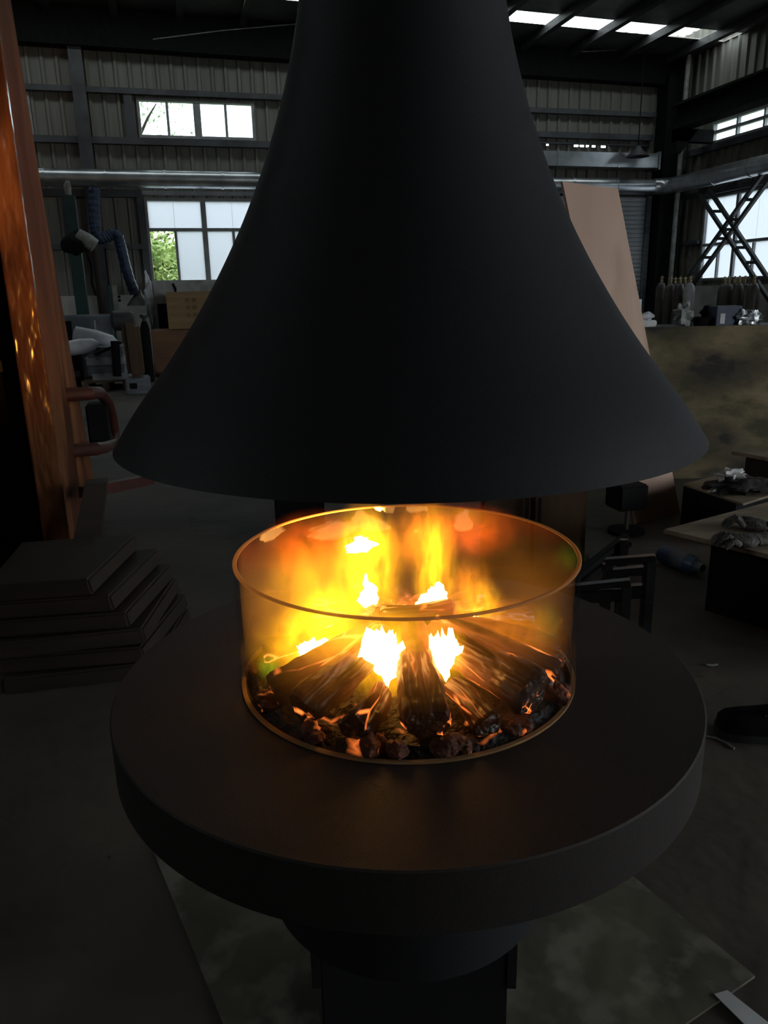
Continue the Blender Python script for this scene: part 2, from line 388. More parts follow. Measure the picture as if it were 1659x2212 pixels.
for x0, x1, y0, y1 in SKYL: portal((x0+x1)/2, (y0+y1)/2, roof_z(1.2)+.3, x1-x0, y1-y0, (0, radians(1.15), 0))
for i in range(-13, 4):
    x = 7.28+1.17*i
    if x > XR-.2 or x < XL+.2: continue
    m2 = MB(); m2.box(x-.05, x+.05, YF, YB-.02, roof_z(x)-.16, roof_z(x)-.01); m2.box(x-.08, x+.05, YF, YB-.02, roof_z(x)-.17, roof_z(x)-.15)
    m2.build('purlin', 'steel_dark', ceiling)
# gable rafter, girts, columns
def beam(n, mb, label, cat='beam', m='girt'): return struct(n, mb, m, label, cat)
mb = MB(); mb.hexa([(XL, YB-.35, 5.95), (XR, YB-.35, 5.72), (XR, YB-.05, 5.72), (XL, YB-.05, 5.95), (XL, YB-.35, 6.60), (XR, YB-.35, 6.27), (XR, YB-.05, 6.27), (XL, YB-.05, 6.60)])
beam('trim_1', mb, 'deep black roof rafter along the top of the end wall', m='black')
mb = MB(); mb.box(XL, 3.0, YB-.17, YB-.045, 5.13, 5.23); mb.box(6, XR-.7, YB-.17, YB-.045, 5.09, 5.19); mb.box(3, 6, YB-.17, YB-.045, 5.10, 5.20)
beam('trim_2', mb, 'dark girt above the high end wall window')
mb = MB(); mb.box(XL, 5.0, YB-.17, YB-.045, 4.24, 4.36); beam('trim_3', mb, 'dark girt below the high end wall window')
mb = MB(); mb.box(5.0, XR-.75, YB-.17, YB-.045, 4.60, 4.72); beam('trim_4', mb, 'dark girt on the end wall above the square air duct')
mb = MB(); mb.box(5.0, XR-.8, YB-.10, YB-.045, 4.485, 4.525); beam('trim_5', mb, 'thin dark rail on the end wall with daylight gaps under it')
mb = MB(); mb.box(XL, -.75, YB-.17, YB-.045, 3.28, 3.42); beam('trim_6', mb, 'dark girt under the round duct on the left')
mb = MB(); mb.box(XL, -.75, YB-.17, YB-.045, 2.30, 2.40); beam('trim_7', mb, 'dark girt at half height behind the blue hose')
mb = MB(); mb.box(-.92, -.76, YB-.14, YB-.045, 4.30, 5.13); mb.box(-.86, -.74, YB-.14, YB-.045, ZD, 3.40); beam('trim_8', mb, 'dark steel jamb post left of the end wall windows')
mb = MB(); mb.box(-1.78, -1.62, YB-.24, YB-.045, 0, 5.95); mb.box(-1.82, -1.58, YB-.25, YB-.235, 0, 5.95); beam('trim_9', mb, 'slim dark steel column on the end wall behind the teal column')
mb = MB(); mb.box(10.78, 11.22, YB-.5, YB-.05, 0, 5.9); mb.box(10.74, 11.26, YB-.52, YB-.49, 0, 5.9); beam('trim_10', mb, 'broad black steel column in the corner of the hall', m='black')
mb = MB(); p0 = at(1484, 172, y=15.2); p1 = at(1445, 640, y=15.2); mb.tube([(p1.x, 15.2, 0), (p0.x, 15.2, 6.2)], .055, 10)
beam('trim_11', mb, 'thin grey vertical pipe in the hall corner', 'pipe', 'motor_grey')
# runway beam on the right
mb = MB(); mb.box(10.35, 10.75, 2, 14.75, 5.05, 5.10); mb.box(10.53, 10.57, 2, 14.75, 4.66, 5.05); mb.box(10.35, 10.75, 2, 14.75, 4.60, 4.66)
beam('trim_12', mb, 'long black crane runway beam along the right wall', m='black')
mb = MB(); mb.box(10.4, 11.3, 14.5, 14.7, 4.35, 4.6); mb.hexa([(10.4, 14.5, 4.1), (10.5, 14.5, 4.1), (10.5, 14.7, 4.1), (10.4, 14.7, 4.1), (10.4, 14.5, 4.6), (10.9, 14.5, 4.6), (10.9, 14.7, 4.6), (10.4, 14.7, 4.6)])
beam('trim_13', mb, 'black bracket holding the end of the crane runway beam', 'bracket', 'black')
mb = MB(); mb.box(XR-.17, XR-.045, 2, 15.4, 5.13, 5.24); beam('trim_14', mb, 'dark girt above the high window of the right wall')
mb = MB(); mb.box(XR-.17, XR-.045, 2, 15.4, 4.18, 4.31); beam('trim_15', mb, 'dark girt under the high window of the right wall')
mb = MB(); mb.box(XR-.17, XR-.045, 2, 15.4, 3.28, 3.38); beam('trim_16', mb, 'dark lintel girt over the tall right wall window')
mb = MB(); mb.box(XR-.15, XR-.045, 14.70, 15.4, 2.28, 2.36); beam('trim_17', mb, 'short dark girt between the corner and the tall window')

# windows
def window(n, wall, u0, u1, v0, v1, us, vs, pane, label, skip=(), fw_=.055, pane_of=None):
    t = empty('window_%d' % n, (u0, YB, v0) if wall == 'b' else (XR, u0, v0)); tag(t, label, 'window', kind='structure')
    inv = Matrix.Translation(-t.location)
    def box(mb, a0, a1, d0, d1, b0, b1):
        if wall == 'b': mb.box(a0-t.location.x, a1-t.location.x, -d1, -d0, b0-t.location.z, b1-t.location.z)
        else: mb.box(-d1, -d0, a0-t.location.y, a1-t.location.y, b0-t.location.z, b1-t.location.z)
    mb = MB(); d0, d1 = -.03, .075
    box(mb, u0, u1, d0, d1, v0, v0+fw_); box(mb, u0, u1, d0, d1, v1-fw_, v1); box(mb, u0, u0+fw_, d0, d1, v0+fw_, v1-fw_); box(mb, u1-fw_, u1, d0, d1, v0+fw_, v1-fw_)
    mb.build('frame', 'win_frame', t)
    for u in us:
        wd = u[1] if isinstance(u, tuple) else .05; uu = u[0] if isinstance(u, tuple) else u; lo, hi = (u[2], u[3]) if isinstance(u, tuple) and len(u) > 2 else (v0+fw_, v1-fw_)
        mb = MB(); box(mb, uu-wd/2, uu+wd/2, -.02, .06, lo, hi); mb.build('mullion', 'win_frame', t)
    for v in vs:
        mb = MB(); box(mb, u0+fw_, u1-fw_, -.02, .065, v-.03, v+.03); mb.build('transom', 'win_frame', t)
    uc = sorted([u0+fw_, u1-fw_]+[u[0] if isinstance(u, tuple) else u for u in us]); vc = sorted([v0+fw_, v1-fw_]+list(vs))
    for i in range(len(uc)-1):
        for j in range(len(vc)-1):
            if (i, j) in skip: continue
            mb = MB(); box(mb, uc[i], uc[i+1], .0, .006, vc[j], vc[j+1]); mb.build('pane', pane_of(i, j) if pane_of else pane, t)
    if wall == 'b': portal((u0+u1)/2, YB-.12, (v0+v1)/2, u1-u0, v1-v0, (radians(-90), 0, 0))
    else: portal(XR-.12, (u0+u1)/2, (v0+v1)/2, v1-v0, u1-u0, (0, radians(90), 0))
    return t
window(1, 'b', *WB[0], [(-.12, .05), (.45, .14), (1.01, .05)], [], 'pane_clear', 'high four pane window in the end wall left of the hood')
window(2, 'b', *WB[1], [(-4.3, .05), (-3.75, .14), (-3.2, .05)], [], 'pane_clear', 'high window in the end wall cut off by the rust red upright')
window(3, 'b', *WB[2], [(-.17, .05, 1.66, 2.66), (.42, .10), (1.0, .05, 1.66, 2.66), (1.55, .10)], [2.68], 'pane_film', 'large low window in the end wall with green trees outside', skip=((0, 0),))
window(4, 'r', *WR[0], [13.85, 13.05, 12.2], [4.56], 'pane_clear', 'high barred window in the right side wall')
window(5, 'r', *WR[1], [(13.6, .08), (12.4, .08), (14.1, .04, 1.5, 2.2), (13.0, .04, 1.5, 2.2)], [2.24], 'pane_film', 'tall window in the right wall behind the crossed lattice braces')

window(6, 'r', *WR[2], [(5.0, .08), (6.0, .08), (7.0, .08)], [2.24], 'pane_film', 'unseen added window in the right wall level with the fireplace')  # out of view, put in for side light
# roller shutter
t = empty('door_1', (8.0, YB-.05, 0)); tag(t, 'grey roller shutter door of horizontal slats behind the leaning board', 'door', kind='structure')
slat = None
for i in range(34):
    if slat is None:
        mb = MB(); mb.tube([(0, 0, 0), (2.62, 0, 0)], .05, 8); slat = mb.build('slat', 'sheet_light', t); slat.location = (0, -.03, .05)
        slat.scale = (1, .45, 1)
    else:
        c = slat.copy(); COL.objects.link(c); c.parent = t; c.location = (0, -.03, .05+i*.1)
mb = MB(); mb.box(2.63, 2.73, -.14, 0, 0, 3.5); mb.build('jamb', 'sheet_grey', t)
mb = MB(); mb.box(-.1, 2.73, -.2, 0, 3.42, 3.6); mb.build('head_box', 'girt', t)

# ducts
mb = MB(); RD = .165
pts = [(-9+.1, YB-.42, 3.58), (10.55, YB-.42, 3.58)]
mb.tube([(x, YB-.42, 3.58) for x in (-8.9, -4, 0, 4, 8, 10.6)], RD, 20)
d1 = mb.build('air_duct', 'galv', smooth=True); tag(d1, 'long round galvanised air duct along the end wall', 'duct')
for x in [-8+1.1*i for i in range(17)]:
    m2 = MB(); m2.tube([(x, YB-.42, 3.58), (x+.04, YB-.42, 3.58)], RD+.012, 20); m2.build('seam_ring', 'galv', d1, smooth=True)
mb = MB(); el = [(10.6, YB-.42, 3.58), (10.78, YB-.47, 3.58), (10.9, YB-.6, 3.58), (10.93, YB-.8, 3.58)]
mb.tube(el + [(10.93, y, 3.58) for y in (14, 12, 8, 4)], RD+.015, 20)
d2 = mb.build('air_duct', 'galv', smooth=True); tag(d2, 'round galvanised air duct running along the right wall from the corner elbow', 'duct')
for y in [5+1.1*i for i in range(9)]:
    m2 = MB(); m2.tube([(10.93, y, 3.58), (10.93, y+.04, 3.58)], RD+.027, 20); m2.build('seam_ring', 'galv', d2, smooth=True)
mb = MB(); mb.box(5.2, 10.62, YB-.5, YB-.1, 3.97, 4.27); d3 = mb.build('square_air_duct', 'galv', bevel=.01); tag(d3, 'square galvanised duct with a flanged end on the end wall', 'duct')
m2 = MB(); m2.box(10.62, 10.66, YB-.54, YB-.06, 3.93, 4.31); m2.build('end_flange', 'galv', d3)
for x in (6.6, 8.1, 9.6):
    m2 = MB(); m2.box(x, x+.03, YB-.515, YB-.085, 3.955, 4.285); m2.build('joint_flange', 'galv', d3)
mb = MB(); mb.box(-.76, 2.64, YB-.16, YB-.045, 3.33, 3.40); tag(mb.build('window_lintel', 'sheet_light'), 'pale steel lintel ledge over the large low window', 'ledge', kind='structure')
# conical lamp near the corner
p = at(1378, 328, y=15.1)
t = empty('pendant_lamp', p); tag(t, 'dark unlit cone shaped pendant lamp near the corner', 'lamp')
mb = MB(); mb.lathe([(.26, -.10), (.22, -.06), (.08, .06), (.05, .12)], 20); mb.build('shade', 'steel_dark', t, smooth=True)
mb = MB(); mb.tube([(0, 0, .1), (0, 0, roof_z(p.x)-p.z)], .012, 6); mb.build('cord', 'black', t)
# loose cables under the roof
for pts, lab in (([(1255, 112), (1330, 108), (1400, 95), (1425, 88)], 'thin cable sagging under the roof left of the corner'), ([(330, 85), (480, 66), (640, 52)], 'thin cable crossing in front of the black rafter')):
    mb = MB(); mb.tube([at(*p, y=YB-.37) for p in pts], .012, 6); tag(mb.build('cable', 'motor_grey'), lab, 'cable')

# lattice braces on the right wall
def lattice(name, railA, railB, rungs, label):
    xx = XR-.45; t = empty(name, at(*railA[0], x=xx)); tag(t, label, 'brace', 'crossed lattice braces by the tall window')
    o = t.location.copy()
    for rl in (railA, railB):
        a = at(*rl[0], x=xx)-o; b = at(*rl[1], x=xx)-o; mb = MB(); mb.bar(a, b, .07, .07, (1, 0, 0)); mb.build('rail', 'steel_dark', t)
    for q0, q1 in rungs:
        a = at(*q0, x=xx)-o; b = at(*q1, x=xx)-o; mb = MB(); mb.bar(a, b, .06, .05, (1, 0, 0)); mb.build('rung', 'girt', t)
def c4(x, y): return (1150+x/3.26, 330+y/3.26)
lattice('lattice_brace', (c4(1180, 300), c4(1680, 1055)), (c4(1245, 260), c4(1740, 1005)), [(c4(1260, 412), c4(1335, 412)), (c4(1330, 540), c4(1420, 540)), (c4(1440, 667), c4(1512, 667)), (c4(1510, 772), c4(1584, 772)), (c4(1570, 880), c4(1650, 880))], 'lattice brace falling to the right across the tall window')
lattice('lattice_brace', (c4(1700, 40), c4(1090, 885)), (c4(1760, 60), c4(1090, 985)), [(c4(1505, 330), c4(1570, 330)), (c4(1395, 470), c4(1465, 470)), (c4(1300, 604), c4(1365, 604)), (c4(1200, 737), c4(1275, 737)), (c4(1115, 852), c4(1190, 852))], 'lattice brace rising to the right across the tall window')

# ================================================================== outside
mb = MB(); mb.box(-40, 50, YB+.3, 70, -.4, -.3); mb.box(XR+.3, 50, -40, YB+.3, -.4, -.3); struct('ground', mb, 'grass', 'green ground outside the hall', 'ground')
def tree(x, y, h, rad, label, leafm, n, seed):
    rnd = random.Random(seed); t = empty('tree', (x, y, -.3)); tag(t, label, 'tree', 'trees outside the windows')
    mb = MB(); mb.tube([(0, 0, 0), (.05, .02, h*.4), (-.05, 0, h*.8)], [.16, .12, .05], 8); mb.build('trunk', 'bark', t)
    mb = MB()
    for k in range(6):
        a = rnd.uniform(0, 6.28); z = h*rnd.uniform(.3, .7); mb.tube([(0, 0, z), (cos(a)*rad*.5, sin(a)*rad*.5, z+.4), (cos(a)*rad*.9, sin(a)*rad*.9, z+.6)], [.06, .04, .015], 6)
    mb.build('branches', 'bark', t)
    vs = []; fs = []
    cl = [(rnd.gauss(0, rad*.5), rnd.gauss(0, rad*.5), h*rnd.uniform(.12, 1.0), rnd.uniform(.35, .8)) for _ in range(34)]
    for k in range(n):
        c = cl[k % len(cl)]; p = Vector((c[0]+rnd.gauss(0, c[3]*.6), c[1]+rnd.gauss(0, c[3]*.6), max(.05, c[2]+rnd.gauss(0, c[3]*.4))))
        d = Vector((rnd.gauss(0, 1), rnd.gauss(0, 1), rnd.gauss(-.5, .6))).normalized(); s = rnd.uniform(.09, .2)
        q = d.orthogonal().normalized(); i = len(vs); vs += [p-q*s*.3, p+d*s*.5, p+q*s*.3, p-d*s*.5]; fs.append((i, i+1, i+2, i+3))
    m2 = MB(); m2.v = [tuple(v) for v in vs]; m2.f = fs; f = m2.build('foliage', leafm, t); f['kind'] = 'stuff'
tree(-1.3, 20.5, 4.0, 1.7, 'bright green bushy tree seen through the open low window sash', 'leaf', 16000, 3)
tree(-1.0, 29.5, 10.5, 2.8, 'tall pale tree behind the left panes of the high window', 'leaf_pale', 3200, 5)
tree(4.6, 24.5, 5.2, 1.8, 'pale green tree behind the frosted panes of the low window', 'leaf_pale', 4000, 9)

# ================================================================== FIREPLACE
DIRC = Vector((-CAM.x, -CAM.y, 0)).normalized(); SIDE = Vector((DIRC.y, -DIRC.x, 0))
ZT = .657
HC = SIDE*.0095; GC = SIDE*.005
def loc(a, b, h): return GC + SIDE*a - DIRC*b + Vector((0, 0, ZT+h))      # right, towards the viewer, up
RZ = math.atan2(SIDE.y, SIDE.x)
# hood
t = empty('fireplace_hood', (HC.x, HC.y, 1.087)); tag(t, 'large matt black trumpet shaped fireplace hood hanging above the fire', 'hood')
zk = [1.087, 1.14, 1.2, 1.27, 1.35, 1.44, 1.54, 1.64, 1.74, 1.85, 2.0]; rk = [.4563, .4206, .3733, .3225, .2729, .2265, .1866, .1572, .1392, .1323, .1320]
def spline(xs, ys, x):
    n = len(xs); h = [xs[i+1]-xs[i] for i in range(n-1)]; al = [0]*n; l = [1]*n; mu = [0]*n; zz = [0]*n; c = [0]*n; b = [0]*n; d = [0]*n
    for i in range(1, n-1): al[i] = 3/h[i]*(ys[i+1]-ys[i])-3/h[i-1]*(ys[i]-ys[i-1])
    for i in range(1, n-1):
        l[i] = 2*(xs[i+1]-xs[i-1])-h[i-1]*mu[i-1]; mu[i] = h[i]/l[i]; zz[i] = (al[i]-h[i-1]*zz[i-1])/l[i]
    for j in range(n-2, -1, -1):
        c[j] = zz[j]-mu[j]*c[j+1]; b[j] = (ys[j+1]-ys[j])/h[j]-h[j]*(c[j+1]+2*c[j])/3; d[j] = (c[j+1]-c[j])/(3*h[j])
    i = max(0, min(n-2, next((k for k in range(n-1) if x <= xs[k+1]), n-2))); q = x-xs[i]
    return ys[i]+b[i]*q+c[i]*q*q+d[i]*q**3
prof = [(spline(zk, rk, 1.087+(2.0-1.087)*i/60), (2.0-1.087)*i/60) for i in range(61)]
outer = prof; inner = [(r-.004, z) for r, z in prof]
mb = MB(); mb.lathe([inner[0]]+outer+inner[::-1][:-1], 160, loop=True); mb.build('canopy', 'hood_black', t, smooth=True)
mb = MB(); mb.lathe([(.132, .905), (.132, 6.62-1.087)], 64); mb.build('flue_pipe', 'hood_black', t, smooth=True)
mb = MB(); mb.lathe([(.1315, .90), (.136, .90), (.136, .935), (.1315, .935)], 64, loop=True); mb.build('flue_collar', 'hood_black', t, smooth=True)
# table
t = empty('fire_table', (0, 0, 0)); tag(t, 'matt black round fireplace table on a square pedestal', 'fireplace')
mb = MB(); mb.lathe([(.288, ZT-.006), (.288, ZT), (.4975, ZT), (.5, ZT-.0025), (.5, .566), (.496, .563), (.24, .563)], 160); mb.build('table_top', 'table_black', t, smooth=True)
mb = MB(); mb.lathe([(.26, .563), (.26, .233), (.257, .23), (.1, .23)], 96); mb.disc(.1, .23, 96, up=False); mb.build('drum', 'hood_black', t, smooth=True)
cx = SIDE*.008
pc = [cx+SIDE*a*.165-DIRC*b*.165 for a, b in ((-1, 1), (1, 1), (1, -1), (-1, -1))]
mb = MB(); mb.hexa([(q.x, q.y, 0) for q in pc]+[(q.x, q.y, .229) for q in pc]); mb.build('pedestal_column', 'hood_black', t, bevel=.003)
for sgn in (-1, 1):
    q = cx+SIDE*sgn*.172-DIRC*.166; mb = MB(); mb.bar(q+Vector((0, 0, .12)), q+Vector((0, 0, .229)), .016, .004, DIRC); mb.build('pedestal_bracket', 'hood_black', t)
mb = MB(); mb.lathe([(.288, ZT-.004), (.288, ZT-.05)], 96); mb.disc(.288, ZT-.05, 96); mb.build('burner_tray', 'black', t)
# glass
t = empty('glass_cylinder', (GC.x, GC.y, ZT)); tag(t, 'clear round glass guard standing around the fire on the table', 'glass guard')
RG, HG, TG = .2915, .225, .007
mb = MB(); mb.lathe([(RG, .001), (RG, HG-.001)], 160); mb.lathe([(RG-TG, HG-.001), (RG-TG, .001)], 160); g_ = mb.build('glass_wall', 'glass_wall', t, smooth=True)
mb = MB(); mb.lathe([(RG-TG, HG-.001), (RG-TG+.0015, HG), (RG-.0015, HG), (RG, HG-.001), (RG, HG-.003), (RG-TG, HG-.003)], 160, loop=True); mb.build('polished_rim', 'glow_tinted_edge', t, smooth=True)
mb = MB(); mb.lathe([(RG-TG, .001), (RG, .001), (RG, .0045), (RG-TG, .0045)], 160, loop=True); mb.build('base_rim', 'glow_tinted_edge', t, smooth=True)

# coal bed
mb = MB(); vs = []; fs = []; nr, na = 26, 96
for i in range(nr+1):
    r = .276*i/nr
    for k in range(na):
        a = 2*pi*k/na; x, y = r*cos(a), r*sin(a)
        h = .012*mnoise.noise(Vector((x*30, y*30, 1.3)))+.008*mnoise.noise(Vector((x*75, y*75, 4)))+.012+.018*max(0, 1-r/.2)
        if i == nr: h = .0
        vs.append((x, y, max(h, -.002)))
for i in range(nr):
    for k in range(na): fs.append((i*na+k, (i+1)*na+k, (i+1)*na+(k+1) % na, i*na+(k+1) % na))
mb.v = vs; mb.f = fs
o = mb.build('coal_bed', 'coal_bed', smooth=True, loc=(GC.x, GC.y, ZT-.004)); tag(o, 'bed of black coals with faint red glow under the logs', 'coals', kind='stuff')

# logs:  azimuth (0 = towards the viewer, positive to the right), inner radius, outer radius, inner h, thickness, label
LOGS = [
 (6, .035, .262, .100, .036, 'wide charred log pointing straight at the viewer'),
 (-37, .050, .260, .092, .029, 'charred log reaching to the front left edge of the glass'),
 (-60, .055, .256, .086, .025, 'charred log pointing left in front of the low wide flame'),
 (47, .050, .266, .092, .037, 'thick split log reaching to the front right edge of the glass'),
 (68, .060, .264, .090, .031, 'charred log pointing right with an orange crack'),
 (89, .065, .262, .088, .029, 'dark log pointing straight to the right'),
 (-90, .060, .250, .080, .024, 'charred log pointing left behind the low wide flame'),
 (-112, .060, .252, .080, .026, 'charred log at the left rear of the fire'),
 (119, .070, .262, .085, .030, 'charred log at the right rear behind the small flame'),
 (-134, .060, .255, .080, .027, 'charred log at the back left of the fire'),
 (140, .070, .262, .085, .031, 'charred log at the right rear under the red haze'),
 (-157, .060, .262, .085, .028, 'charred log at the back of the fire left of centre'),
 (161, .065, .262, .085, .031, 'charred log at the back of the fire right of centre'),
 (-178, .060, .262, .080, .026, 'charred log at the very back of the fire'),
 (-17, .150, .262, .040, .024, 'short low charred log end in front of the white hot flame'),
 (27, .155, .264, .040, .023, 'short low charred log end in front of the narrow flame'),
]
def make_log(L, r, seed, nseg=26, n=16):
    rnd = random.Random(seed); mb = MB(); vs = []
    cross = [1+.16*sin(3*2*pi*k/n+seed)+rnd.uniform(-.10, .10) for k in range(n)]
    for i in range(nseg+1):
        u = i/nseg; x = L*u; rr = r*(1.05-.38*u)
        if i == 0: rr *= .86
        if i == nseg: rr *= .55
        off = Vector((0, .004*sin(4*u+seed), .004*sin(5*u+seed*2)))
        for k in range(n):
            a = 2*pi*k/n
            q = rr*cross[k]*(1+.16*mnoise.noise(Vector((x*16, cos(a)*2.2+seed, sin(a)*2.2)))+.08*mnoise.noise(Vector((x*60, cos(a)*5+seed, sin(a)*5))))
            vs.append(Vector((x, q*cos(a), q*sin(a)))+off)
    fs = []
    for i in range(nseg):
        for k in range(n): fs.append((i*n+k, i*n+(k+1) % n, (i+1)*n+(k+1) % n, (i+1)*n+k))
    fs.append(tuple(range(n-1, -1, -1))); fs.append(tuple(nseg*n+k for k in range(n)))
    mb.add(vs, fs); return mb
for i, (az, r0, r1, h0, th, lab) in enumerate(LOGS):
    a = radians(az); d = Vector((sin(a), cos(a)))
    p1 = loc(d.x*r1, d.y*r1, .014+th*.75); p0 = loc(d.x*r0, d.y*r0, h0)
    v = p0-p1; L = v.length
    o = make_log(L, th, i*1.7+.3).build('charred_log', 'char_ember', smooth=True)
    o.location = p1; o.rotation_mode = 'QUATERNION'; o.rotation_quaternion = v.to_track_quat('X', 'Z') @ Matrix.Rotation(i*1.1, 3, 'X').to_quaternion()
    tag(o, lab, 'log', 'charred logs laid in a star')
    if i in (0, 3, 4):
        m2 = MB(); rr = random.Random(i); ks = [.08+.07*k for k in range(11)]
        m2.tube([(L*u, th*(1.0-.42*u), rr.uniform(-.004, .004)) for u in ks], [rr.choice((.0004, .0012, .0022)) for u in ks], 6)
        m2.build('ember_crack', 'ember_line', o)
# top log across the middle
o = make_log(.13, .021, 77).build('charred_log', 'char_ember', smooth=True); o.location = loc(-.045, .012, .104); o.rotation_euler = (.4, -.08, RZ+.18); tag(o, 'short curved log lying on top at the centre of the fire', 'log', 'charred logs laid in a star')
o = make_log(.15, .019, 91).build('charred_log', 'char_ember', smooth=True); o.location = loc(.0, -.01, .092); o.rotation_euler = (.4, .2, RZ-.32); tag(o, 'slim log on top leaning down to the right of centre', 'log', 'charred logs laid in a star')
# loose glowing stones near the glass
rs = random.Random(4)
ORD = 'first second third fourth fifth sixth seventh eighth ninth tenth eleventh twelfth thirteenth fourteenth fifteenth sixteenth seventeenth eighteenth nineteenth twentieth twenty-first twenty-second'.split()
spots = [(-63, .262, .015), (-58, .268, .012), (-34, .264, .016), (-31, .270, .013), (-12, .270, .017), (-9, .262, .014), (-4, .272, .016), (9, .268, .013), (13, .270, .018), (17, .273, .013), (36, .268, .015), (40, .272, .013), (63, .268, .020), (66, .272, .015), (91, .268, .016), (-86, .266, .014), (-113, .264, .015), (117, .27, .016), (145, .27, .016), (-143, .266, .016), (171, .27, .015), (-168, .27, .015)]
for i, (az, r, s) in enumerate(spots):
    a = radians(az); mb = MB(); mb.blob((0, 0, 0), (s*1.25, s*.9, s*.85), .3, 1.8, i, 14, 9)
    o = mb.build('ember_stone', 'stone_ember', smooth=True, loc=loc(sin(a)*r, cos(a)*r, s*.75), rot=(rs.random(), rs.random(), rs.random()*6))
    k_ = sorted(q[0] % 360 for q in spots).index(az % 360)+1
    tag(o, 'small ember stone by the glass, %s counted anticlockwise from the viewer side' % ORD[k_-1], 'stone', 'ember stones by the glass')

# flames: each a thing of bright core + luminous plume
def at_b(px, py, b):
    d = ray(px, py); n = -DIRC; tt = (b+GC.dot(n)-CAM.dot(n))/d.dot(n); P = CAM+d*tt-GC
    return P.dot(SIDE), b, P.z-ZT
YEL, ORG, RED = (1.0, .41, .009), (1.0, .27, .010), (1.0, .13, .008)
def unit_plume():
    mb = MB(); mb.blob((0, 0, 0), (1, 1, 1), 0, 1, 0, 28, 18); return mb
plume_mesh = None
def plume(name, px, py, b, wdt, dep, hgt, lean, col, strength, parent=None, **k):
    global plume_mesh
    a, b_, h = at_b(px, py, b)
    m = plume_mat('vapour_%d' % len(M), col, strength, **k)
    o = unit_plume().build(name, m, smooth=True)
    o.scale = (wdt/2, dep/2, hgt/2); o.rotation_euler = (0, lean, RZ)
    P = loc(a, b_, h)
    return o, P
CORES = [  # pixel of the base, depth, width, height, lean,  plume: width, depth, height, strength, rise
 (797, 1318, -.07, .050, .060, .0, .150, .100, .290, 75, .085, 'tall yellow flame left of centre at the back of the fire'),
 (938, 1318, -.05, .080, .046, .0, .100, .090, .270, 60, .085, 'tall flame right of centre behind the top log'),
 (698, 1432, .035, .110, .046, -.35, .210, .100, .190, 75, .040, 'low wide flame on the left of the fire'),
 (836, 1480, .12, .078, .080, .05, .160, .090, .190, 60, .045, 'white hot flame between the front logs left of centre'),
 (962, 1468, .12, .056, .070, -.05, .090, .070, .150, 52, .040, 'narrow white hot flame between the front logs right of centre'),
 (1030, 1364, -.03, .062, .026, .25, .120, .070, .150, 50, .040, 'small flame on the right of the fire'),
 (788, 1190, -.21, .085, .030, -.25, .140, .070, .130, 55, .025, 'small added glow at the back left by the glass'),  # core added in place of a reflection in the back glass
 (718, 1368, -.02, .060, .014, -.25, .150, .090, .150, 60, .035, 'thin flame streak between the left logs'),
]
for i, (px, py, b, cw, ch, lean, pw_, pd, ph, st, rise, lab) in enumerate(CORES):
    a, b_, h = at_b(px, py, b); P = loc(a, b_, h)
    t = empty('flame', P, RZ); tag(t, lab, 'flame', 'flames in the fire')
    def shp(p, d, s=i):
        u = (d.z+1)/2
        k = (.12+1.25*u)*(1 if u < .8 else 1-.8*(u-.8)) if s in (3, 4) else (1-.75*u)*(1 if u > .25 else .45+2.2*u)
        p = Vector((p.x*k, p.y*k, p.z)); p.z += abs(d.x)*0
        p.x += .25*cw*mnoise.noise(Vector((u*5, s*3.1, 0)))*u*1.5
        if u > .5: p.z *= 1+(.95 if s in (3, 4) else .6)*mnoise.noise(Vector((d.x*7+s*5, d.y*7, 1)))
        return p
    mb = MB(); mb.blob((0, 0, ch*.5), (cw/2, cw*.28, ch/2), .22, 2.4, i, 30, 18, shape=shp)
    c = mb.build('flame_core', 'flame_core', t, smooth=True); c.rotation_euler = (0, lean, 0)
    m = plume_mat('vapour_%d' % i, YEL, st*1.35, nscale=3.2, lo=.40, hi=.64, seed=i*2.3)
    o = unit_plume().build('flame_plume', m, t, smooth=True); o.scale = (pw_/2, pd/2, ph/2); o.location = (0, 0, rise)
PUFFS = [  # px, py, b, w, d, h, colour, strength, label
 (705, 1300, -.05, .30, .18, .28, YEL, 16, 'broad yellow vapour cloud over the left half of the fire'),
 (815, 1390, .08, .36, .12, .18, YEL, 24, 'orange vapour veil over the middle of the logs'),
 (690, 1190, -.16, .26, .12, .18, RED, 18, 'red orange vapour at the back left of the glass'),
 (995, 1150, -.19, .26, .10, .14, RED, 17, 'red vapour at the back right of the glass'),
 (905, 1160, -.16, .16, .10, .19, ORG, 22, 'wisp of orange vapour rising under the hood'),
 (1015, 1262, -.03, .10, .07, .13, ORG, 20, 'round puff of orange vapour right of centre'),
 (1080, 1375, .03, .26, .14, .17, ORG, 10, 'thin orange vapour over the right hand logs'),
 (645, 1398, .075, .21, .10, .15, YEL, 17, 'yellow vapour against the left side of the glass'),
 (582, 1440, .05, .055, .05, .060, (.30, 1.0, .03), 14, 'small green glow at the left end of the logs'),
 (1226, 1205, -.06, .070, .04, .080, (.55, 1.0, .02), 2.6, 'faint green glow at the right rim of the glass'),
 (1178, 1345, .10, .070, .04, .100, (.8, 1.0, .02), 4.5, 'faint yellow green glow low on the right of the glass'),
]
for i, (px, py, b, w_, d_, h_, col, st, lab) in enumerate(PUFFS):
    a, b_, h = at_b(px, py, b)
    m = plume_mat('puff_%d' % i, col, st*(1.6 if i < 8 else 1), nscale=2.6, lo=.36, hi=.66, seed=31+i*3.1)
    o = unit_plume().build('vapour_puff', m, smooth=True); o.scale = (w_/2, d_/2, h_/2); o.location = loc(a, b_, h); o.rotation_euler = (0, 0, RZ)
    tag(o, lab, 'vapour', 'glowing vapour over the fire', kind='stuff')
